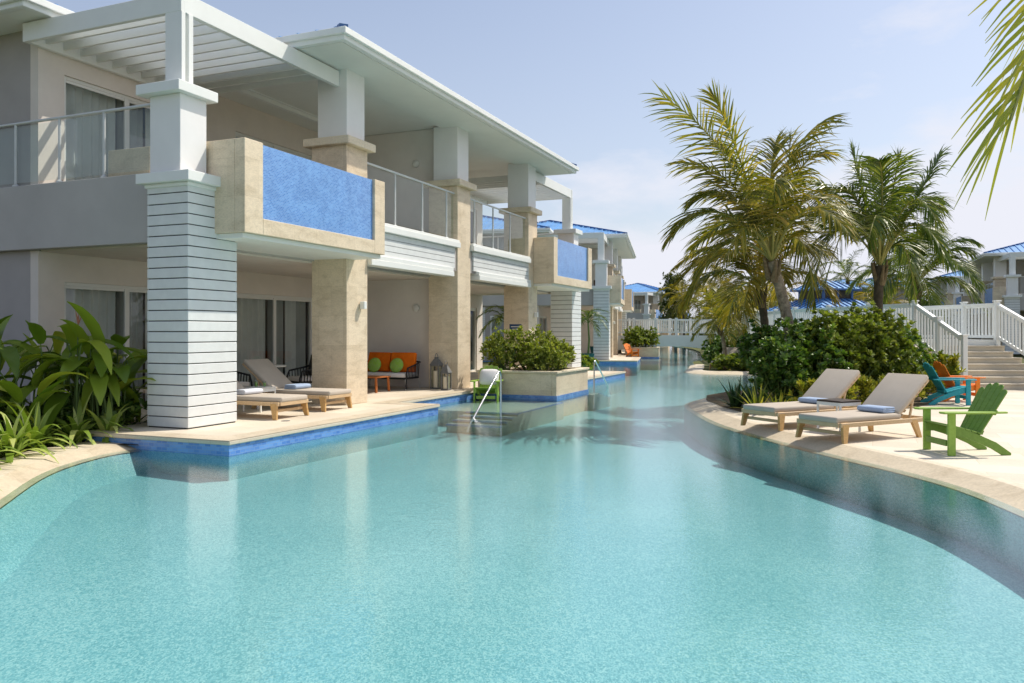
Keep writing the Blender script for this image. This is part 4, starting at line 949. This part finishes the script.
# small leaning palms on the island, palms behind the bridge
for bx, by, cx_, cy_, cz, L, mt, lab in ((9.6,36.5,9.3,36.3,1.85,1.15,'palm','small palm with a curved trunk on the island, the left one'),(10.6,37.3,10.35,37.1,2.35,1.3,'palm','small palm with a curved trunk on the island, the right one')):
    palm('palm_tree', lab, (bx,by,GZ), (cx_,cy_,cz), [], mt, rp, .6, .12, n=30, extra=12, exL=L, el=(60,-30), group='small island palms')
for bx, by, cz, L, mt, lab in ((16.4,66,3.7,2.8,'palm_gold','golden palm behind the right half of the footbridge'),(18.6,71,4.6,3.4,'palm_gold','tall golden palm behind the bridge, nearest the big palm'),(15.2,60,2.8,2.3,'palm','green palm behind the bridge, left of the golden ones'),
        (19.5,60,3.2,3.0,'palm_gold','golden palm behind the parasol'),(37.5,90,7.1,3.6,'palm_dark','distant dark palm above the pavilion roof, the left one'),(41.0,88,6.6,3.4,'palm_dark','distant dark palm above the pavilion roof, the right one'),(24.0,52,2.9,2.6,'palm_gold','low golden palm right of the pavilion'),(20.6,97,5.2,3.2,'palm_gold','distant golden palm next to the farthest building')):
    palm('palm_tree', lab, (bx,by,GZ), (bx-.2,by,cz), [], mt, rp, .95, .18, 'bark_dark', n=34, wid=.04, extra=16, exL=L, el=(70,-35), group='palms in the distance')

def rosette(mb, p, axis, r, L, w, n, spread):
    a0 = r.uniform(0,6); o = axis.orthogonal().normalized(); b = axis.cross(o)
    for k in range(n):
        a = a0+k*2.4; e = spread*(.35+.65*k/n); d = (axis*math.cos(e)+(o*math.cos(a)+b*math.sin(a))*math.sin(e)).normalized()
        sd = d.cross(axis)
        if sd.length < .05: sd = d.orthogonal()
        sd = sd.normalized(); nr = sd.cross(d); l = L*r.uniform(.75,1.2); ww = w*r.uniform(.8,1.2); base = len(mb.v)
        for f, h, z in ((0,.10,0),(.42,.9,.10),(.74,1.0,.10),(1.0,.15,-.02)):
            c = p+d*l*f-axis*(.10*l*f*f)
            mb.v.append(tuple(c-sd*ww*h+nr*z*ww*2)); mb.v.append(tuple(c)); mb.v.append(tuple(c+sd*ww*h+nr*z*ww*2))
        for i in range(3):
            q = base+3*i; mb.f.append((q,q+1,q+4,q+3)); mb.f.append((q+1,q+2,q+5,q+4))
def shrub(name, label, base, rx, ry, h, tips, mat, r, L=.12, w=.028, nl=9, lump=.35, group='shrubs', cat='shrub', spread=1.25):
    t = thing(name, label, cat, base, 0, group); lf = MB(); sm = MB()
    lobes = [(Vector((r.uniform(-.62,.62)*rx, r.uniform(-.55,.55)*ry, h*r.uniform(.35,.72))), r.uniform(.32,.55)) for _ in range(9)]
    for k in range(tips):
        c, rad = lobes[r.randrange(len(lobes))]; th_ = r.uniform(0,2*PI); z = r.uniform(-.75,1); s_ = math.sqrt(1-z*z); rr = r.uniform(.55,1.05)**.6
        dv = Vector((math.cos(th_)*s_,math.sin(th_)*s_,z)); p = c+Vector((dv.x*rad*rx*rr*1.1,dv.y*rad*ry*rr*1.1,dv.z*rad*h*rr*.85))
        if p.z < .06: p.z = r.uniform(.06,.35)
        ax = (dv*.75+Vector((0,0,.75))+Vector((r.gauss(0,.25),r.gauss(0,.25),0))).normalized()
        rosette(lf, p, ax, r, L, w, nl, spread)
        if k % 9 == 0: sm.tube([(p.x*.12,p.y*.12,0),(p.x*.55,p.y*.55,p.z*.45),tuple(p)], [.018,.012,.005], 5)
    for _ in range(7):
        a = r.uniform(0,6.28); q = r.uniform(.3,.8); p = Vector((math.cos(a)*rx*q,math.sin(a)*ry*q,h*r.uniform(.92,1.12)))
        sm.tube([(p.x*.5,p.y*.5,h*.3),tuple(p)], [.010,.004], 5)
        for f in (.72,.82,.91,1.0): rosette(lf, Vector((p.x*.5,p.y*.5,h*.3)).lerp(p,f), (UP+Vector((r.gauss(0,.3),r.gauss(0,.3),0))).normalized(), r, L*.95, w, nl, spread)
    lf.build('foliage', mat, t, recalc=False); sm.build('stems', 'stem', t, smooth=True)
    return t
rs_ = random.Random(5)
BZ = DZ+.012
for x, y, rx, ry, h, tp, mt, lab in (
    (5.75,17.3,.62,.6,1.30,360,'shrub','dark glossy shrub at the pool end of the row, behind the spiky plants'),
    (6.5,17.9,.85,.8,1.65,520,'shrub','glossy green shrub at the foot of the leaning palm'),
    (7.35,18.3,1.0,.85,1.85,600,'shrub_light','lighter green shrub behind the raised back of the rear lounger'),
    (8.35,19.0,1.0,.85,2.05,640,'shrub_light','tallest glossy shrub in the row, below the full coconut palm'),
    (9.35,19.9,.85,.8,1.60,440,'shrub','dark shrub between the tallest shrub and the turquoise chair'),
    (6.9,20.4,1.2,.9,1.75,420,'shrub','rear shrub standing against the trunk of the leaning palm'),
    (10.0,21.5,.9,.8,1.7,380,'shrub','rear shrub in front of the walkway railing beside the straight trunk'),
    (11.2,22.0,.7,.7,1.0,240,'shrub_light','small shrub beside the stair railing behind the orange chair')):
    shrub('glossy_shrub', lab, (x,y,BZ), rx, ry, h, tp, mt, rs_, .145, .036, 9, group='glossy shrubs in the planting bed')
for u, v, rx, ry, h, lab in ((10.25,-.95,.80,.65,1.1,'leafy light green shrub at the left end of the near planter'),(11.0,-1.3,.8,.75,1.15,'leafy light green shrub in the middle of the near planter'),(11.85,-1.9,.5,.5,.85,'leafy light green shrub at the right corner of the near planter'),(10.4,-2.0,.65,.5,.75,'low light green shrub at the front of the near planter')):
    q = B1.W(u,v); shrub('planter_shrub', lab, (q.x,q.y,.37), rx, ry, h, 260, 'planter_leaf', rs_, .115, .022, 7, group='shrubs in the stone planters')
for u, v, lab in ((10.3,-1.1,'pale shrub at the left of the far planter by the orange chair'),(11.3,-1.6,'pale shrub at the right of the far planter by the orange chair')):
    q = B2.W(u,v); shrub('planter_shrub', lab, (q.x,q.y,.37), 1.0, .9, 1.3, 240, 'shrub_light', rs_, .17, .04, 8, group='shrubs in the stone planters')
for x, y, rx, ry, h, mt, lab in ((13.6,51.5,1.3,1.0,1.25,'shrub','dark rounded shrub on the canal bank before the bridge'),(9.9,34.3,1.2,.7,.6,'shrub_light','low yellow green shrub on the tip of the farther island'),(11.3,34.6,1.3,1.0,1.0,'shrub_light','low shrub on the island right of the brown loungers'),(10.4,38.6,1.6,1.0,1.3,'shrub','dark shrub around the island palm trunks'),(12.0,39.5,1.8,1.2,1.7,'shrub','broad dark shrub at the back of the farther island'),(11.6,29.0,1.0,.9,1.0,'shrub','dark shrub on the bank under the walkway'),(12.5,36.0,1.5,1.2,1.5,'shrub','bushy shrub below the walkway railing at the island')):
    shrub('island_shrub', lab, (x,y,GZ), rx, ry, h, 330, mt, rs_, .20, .05, 8, group='shrubs on the farther bank')
for x, y, rx, ry, h, lab in ((2.6,33.2,.9,.6,.6,'low green plant on the bank between the first two buildings'),):
    shrub('island_shrub', lab, (x,y,GZ), rx, ry, h, 200, 'shrub_light', rs_, .16, .04, 8, group='shrubs on the farther bank')

def strap_clump(name, label, loc, n, L, w, mat, r, el=(85,20), droop=1.2, group=None, cat='plant', nseg=7, taper=2.2, fold=.0):
    t = thing(name, label, cat, loc, 0, group); lf = MB()
    for k in range(n):
        a = k*2.399+r.uniform(-.3,.3); e = R(el[0]+(el[1]-el[0])*k/n+r.uniform(-6,6)); h = Vector((math.cos(a),math.sin(a),0)); d = h*math.cos(e)+UP*math.sin(e)
        wref = h.cross(UP); l = L*r.uniform(.7,1.15)
        strip_leaf(lf, h*.03+Vector((r.gauss(0,.03),r.gauss(0,.03),0)), d, l, w*r.uniform(.8,1.2), droop*r.uniform(.5,1.6), nseg, wref, taper)
    lf.build('leaves', mat, t, recalc=False); sm = MB().lathe([(.05,0),(.03,.12)], (0,0,0), 8).build('base', 'stem', t, smooth=True)
    return t
ri = random.Random(21)
lily = [(-6.75,9.1),(-6.35,9.75),(-6.95,9.9),(-6.45,10.6),(-7.2,10.7),(-6.6,11.35),(-7.0,11.9),(-6.35,12.0),(-7.5,11.5),(-6.0,12.35),(-6.0,8.2),(-6.5,8.4)]
for i, (x, y) in enumerate(lily):
    strap_clump('spider_lily', 'strappy green lily clump in the garden bed along the curved pool edge', (x-.14,y+.05,GZ+.02), 34, .78, .046, 'strap', ri, (84,22), 2.0, 'strappy lilies along the curved edge', taper=2.6)
for x, y, mt, L, w, lab in ((4.95,16.55,'strap_dark',.78,.045,'dark spiky plant at the pool end of the right hand bed'),(4.75,17.2,'strap_dark',.72,.045,'dark spiky plant nearest the water'),(4.85,16.0,'strap_yel',.58,.028,'yellow green spiky plant in front of the dark spiky ones'),(5.25,15.95,'strap_yel',.5,.026,'yellow green spiky plant beside the foot of the rear lounger')):
    strap_clump('spiky_plant', lab, (x,y,BZ), 36, L, w, mt, ri, (85,12), .5, 'spiky plants at the end of the bed', taper=1.6)
for x, y, lab in ((5.9,16.15,'yellowish plant under the rear lounger'),(6.6,16.5,'yellowish plant behind the middle of the rear lounger'),(7.4,16.95,'yellowish plant behind the backrest of the rear lounger'),(8.1,17.4,'yellowish plant between the two raised lounger backs'),(8.8,17.95,'yellowish plant left of the turquoise chair'),(9.6,18.95,'yellowish plant behind the turquoise chair'),(11.6,21.5,'tall yellowish plant at the foot of the stair railing'),(10.6,20.3,'yellowish plant behind the orange chair')):
    shrub('croton', lab, (x,y,BZ), .32, .28, .52 if 'tall' not in lab else .9, 34, 'strap_yel', ri, .17, .026, 7, group='yellowish low plants behind the loungers', cat='plant', spread=.9)

def paddle(mb, p, d, L, w, droop, r, side):
    base = len(mb.v); n = 9; d = d.normalized(); tw = r.uniform(-.5,.5)
    for i in range(n+1):
        f = i/n; ww = w*math.sin(PI*min(.985,(.03+.97*f))**.72)**.75; wv = (side-d*side.dot(d)).normalized(); nr = wv.cross(d); wv = (wv*math.cos(tw*f)+nr*math.sin(tw*f)); wob = 1+.06*math.sin(f*23+L*9)
        mb.v += [tuple(p-wv*ww*wob+nr*ww*.32), tuple(p), tuple(p+wv*ww*wob+nr*ww*.32)]
        p = p+d*L/n; d = (d+Vector((0,0,-droop/n))).normalized()
    for i in range(n):
        q = base+3*i; mb.f += [(q,q+1,q+4,q+3),(q+1,q+2,q+5,q+4)]
def heliconia(label, loc, n, H, r, bract=False):
    t = thing('heliconia', label, 'plant', loc, 0, 'broad leaved plants in the garden bed'); lf = MB(); sm = MB(); fl = MB()
    for k in range(n):
        a = r.uniform(0,6.28); lean = r.uniform(.05,.45); hh = H*r.uniform(.35,.95); o = Vector((r.gauss(0,.16),r.gauss(0,.16),0)); h = Vector((math.cos(a),math.sin(a),0))
        top = o+h*lean*hh*.6+UP*hh; mid = o+h*lean*hh*.12+UP*hh*.55
        sm.tube([bez(o,mid,top,j/5) for j in range(6)], [.022,.02,.017,.014,.012,.009], 6)
        e = R(r.choice((72,45,28,10,0,-12))+r.uniform(-10,10)) if k else R(70); d = h*math.cos(e)+UP*math.sin(e)
        paddle(lf, top, d, r.uniform(.7,1.1), r.uniform(.11,.155), r.uniform(.9,2.3), r, h.cross(UP))
    if bract:
        p = Vector((.1,-.1,H*.95))
        for j in range(3): fl.tube([p,p+Vector((.02-.025*j,.02,.07+.03*j)),p+Vector((.04-.05*j,.03,.14+.04*j))], [.008,.010,.002], 6)
        sm.tube([(.05,-.05,0),tuple(p)], [.014,.01], 6)
    lf.build('leaves', 'paddle', t, recalc=False, smooth=True); sm.build('stems', 'stem', t, smooth=True)
    if bract: fl.build('bract', 'flower', t, smooth=True)
rh = random.Random(3)
for x, y, n_, H, br, lab in ((-6.85,12.7,19,1.85,True,'tall broad leaved plant with a red bract in the middle of the garden bed'),(-7.6,12.3,16,1.55,False,'broad leaved plant left of the one with the red bract'),(-6.5,12.9,17,1.5,False,'broad leaved plant touching the white siding column'),(-8.3,12.6,15,1.6,False,'broad leaved plant at the left edge of the picture'),(-7.2,11.9,11,.80,False,'low broad leaved plant just behind the lilies'),(-8.2,11.6,11,.95,False,'low broad leaved plant left of the lilies'),(-6.55,13.4,14,1.5,False,'rear broad leaved plant by the sliding door'),(-7.7,13.3,14,1.6,False,'rear broad leaved plant in front of the grey end wall')):
    heliconia(lab, (x,y,GZ+.02), n_, H, rh, br)
for x, y, lab in ((-7.0,12.9,'dark undergrowth shrub beneath the tall broad leaved plant'),(-6.5,13.3,'dark undergrowth shrub beside the siding column'),(-8.1,12.4,'dark undergrowth shrub at the left of the bed')):
    shrub('undergrowth', lab, (x,y,GZ+.02), .6, .5, .55, 130, 'shrub', rh, .19, .035, 7, group='undergrowth in the garden bed')
strap_clump('spider_lily', 'small yellow tipped strappy plant at the far left of the curved edge', (-6.15,9.0,GZ+.02), 18, .42, .03, 'strap_yel', ri, (80,20), 1.0)

# potted palms between the buildings
def potted_palm(label, loc, h, mat='palm_dark', pot='pot_teal'):
    t = thing('potted_palm', label, 'potted palm', loc); MB().lathe([(.24,0),(.34,.5),(.36,.55),(.30,.55),(.28,.48)], (0,0,0), 20).build('pot', pot, t, smooth=True)
    lf = MB(); rb = MB(); r = random.Random(int(h*100)); C = Vector((0,0,h)); rb.tube([(0,0,.45),(.05,0,h*.6),tuple(C)], [.06,.05,.04], 8)
    for k in range(11):
        a = k*2.4; e = R(70-8*k); hv = Vector((math.cos(a),math.sin(a),0)); L = 1.1; frond(lf, rb, C, C+hv*.5*L*math.cos(e)+UP*(.5*L*math.sin(e)+.15), C+hv*L+UP*(L*math.sin(e)-.45), .42, r, .8, 24, wid=.02, rib_r=.012)
    lf.build('fronds', mat, t, recalc=False); rb.build('stem', 'stem', t, smooth=True)
q = B1.W(18.6,2.6); potted_palm('potted palm on the terrace behind the far siding column', (q.x,q.y,.004), 1.8)
potted_palm('potted palm in a dark teal pot between the first two buildings', (3.95,42.0,GZ), 2.1)
o = MB().lathe([(.26,0),(.40,.65),(.42,.7),(.35,.7)], (0,0,0), 20).build('plant_pot', 'pot_teal', smooth=True); o.location = (4.75,45.3,0.0); tag(o, 'dark teal plant pot on the second building\'s terrace', 'pot')
MB().lathe([(.33,.66),(.3,.7),(.05,.72)], (0,0,0), 16).build('potting_soil', 'soil', o)

# background trees
def tree(label, base, h, rad, r, mat='tree_leaf', n=1500, cone=False):
    t = thing('broadleaf_tree' if not cone else 'conifer_tree', label, 'tree', base, 0, 'trees behind the resort'); tr = MB(); lf = MB()
    tr.tube([(0,0,0),(.1,0,h*.4),(0,.1,h*.8)], [.22,.16,.06], 8); cl = []
    for k in range(16):
        a = r.uniform(0,6.28); z = r.uniform(.3,1); q = rad*(1-.8*z if cone else r.uniform(.2,.8)*math.sin(PI*(.2+.7*z))); c = Vector((math.cos(a)*q,math.sin(a)*q,h*z)); cl.append(c)
        tr.tube([(0,0,h*z*.5),(c.x*.5,c.y*.5,h*z*.75),tuple(c)], [.08,.05,.015], 5)
    for k in range(n):
        c = cl[r.randrange(len(cl))]; v = Vector((r.gauss(0,1),r.gauss(0,1),r.gauss(0,.7)))*rad*.24; rosette(lf, c+v, (v+UP*.5+Vector((r.gauss(0,.3),r.gauss(0,.3),0))).normalized(), r, .30, .075, 5, 1.3)
    lf.build('crown', mat, t, recalc=False); tr.build('trunk', 'bark_dark', t, smooth=True)
rt = random.Random(9)
for x, y, h, rad, c_, lab in ((21.0,104,9.0,1.9,True,'dark pointed tree left of the golden palms beyond the bridge'),(25.6,95,6.0,3.6,False,'low leafy tree behind the golden palms'),(25.5,92,6.0,4.0,False,'leafy tree behind the leaning palm'),(31,98,5.6,4.0,False,'far leafy tree left of the pavilion'),(37,100,5.0,4.0,False,'far leafy tree directly behind the pavilion'),(29,63,3.4,2.2,False,'low tree right of the pavilion'),(33,66,3.6,2.4,False,'low tree between the pavilion and the right hand building'),(27.5,72,4.2,2.6,False,'tree behind the straight trunked palm'),(22.5,70,4.0,2.6,False,'tree to the left behind the pavilion')):
    tree(lab, (x,y,GZ), h, rad, rt, cone=c_)
ghg = MB()
for k in range(5200):
    x = rt.uniform(-30,140); y = 128+rt.uniform(0,10); z = 3.4*rt.random()**.6+.8*math.sin(x*.35)+.5*math.sin(x*.9)
    rosette(ghg, Vector((x,y,max(.1,z))), Vector((rt.gauss(0,.4),-.5,.8)).normalized(), rt, .65, .16, 5, 1.3)
o = ghg.build('distant_greenery', 'tree_leaf', recalc=False); tag(o, 'band of distant greenery along the horizon', 'greenery', kind='stuff')
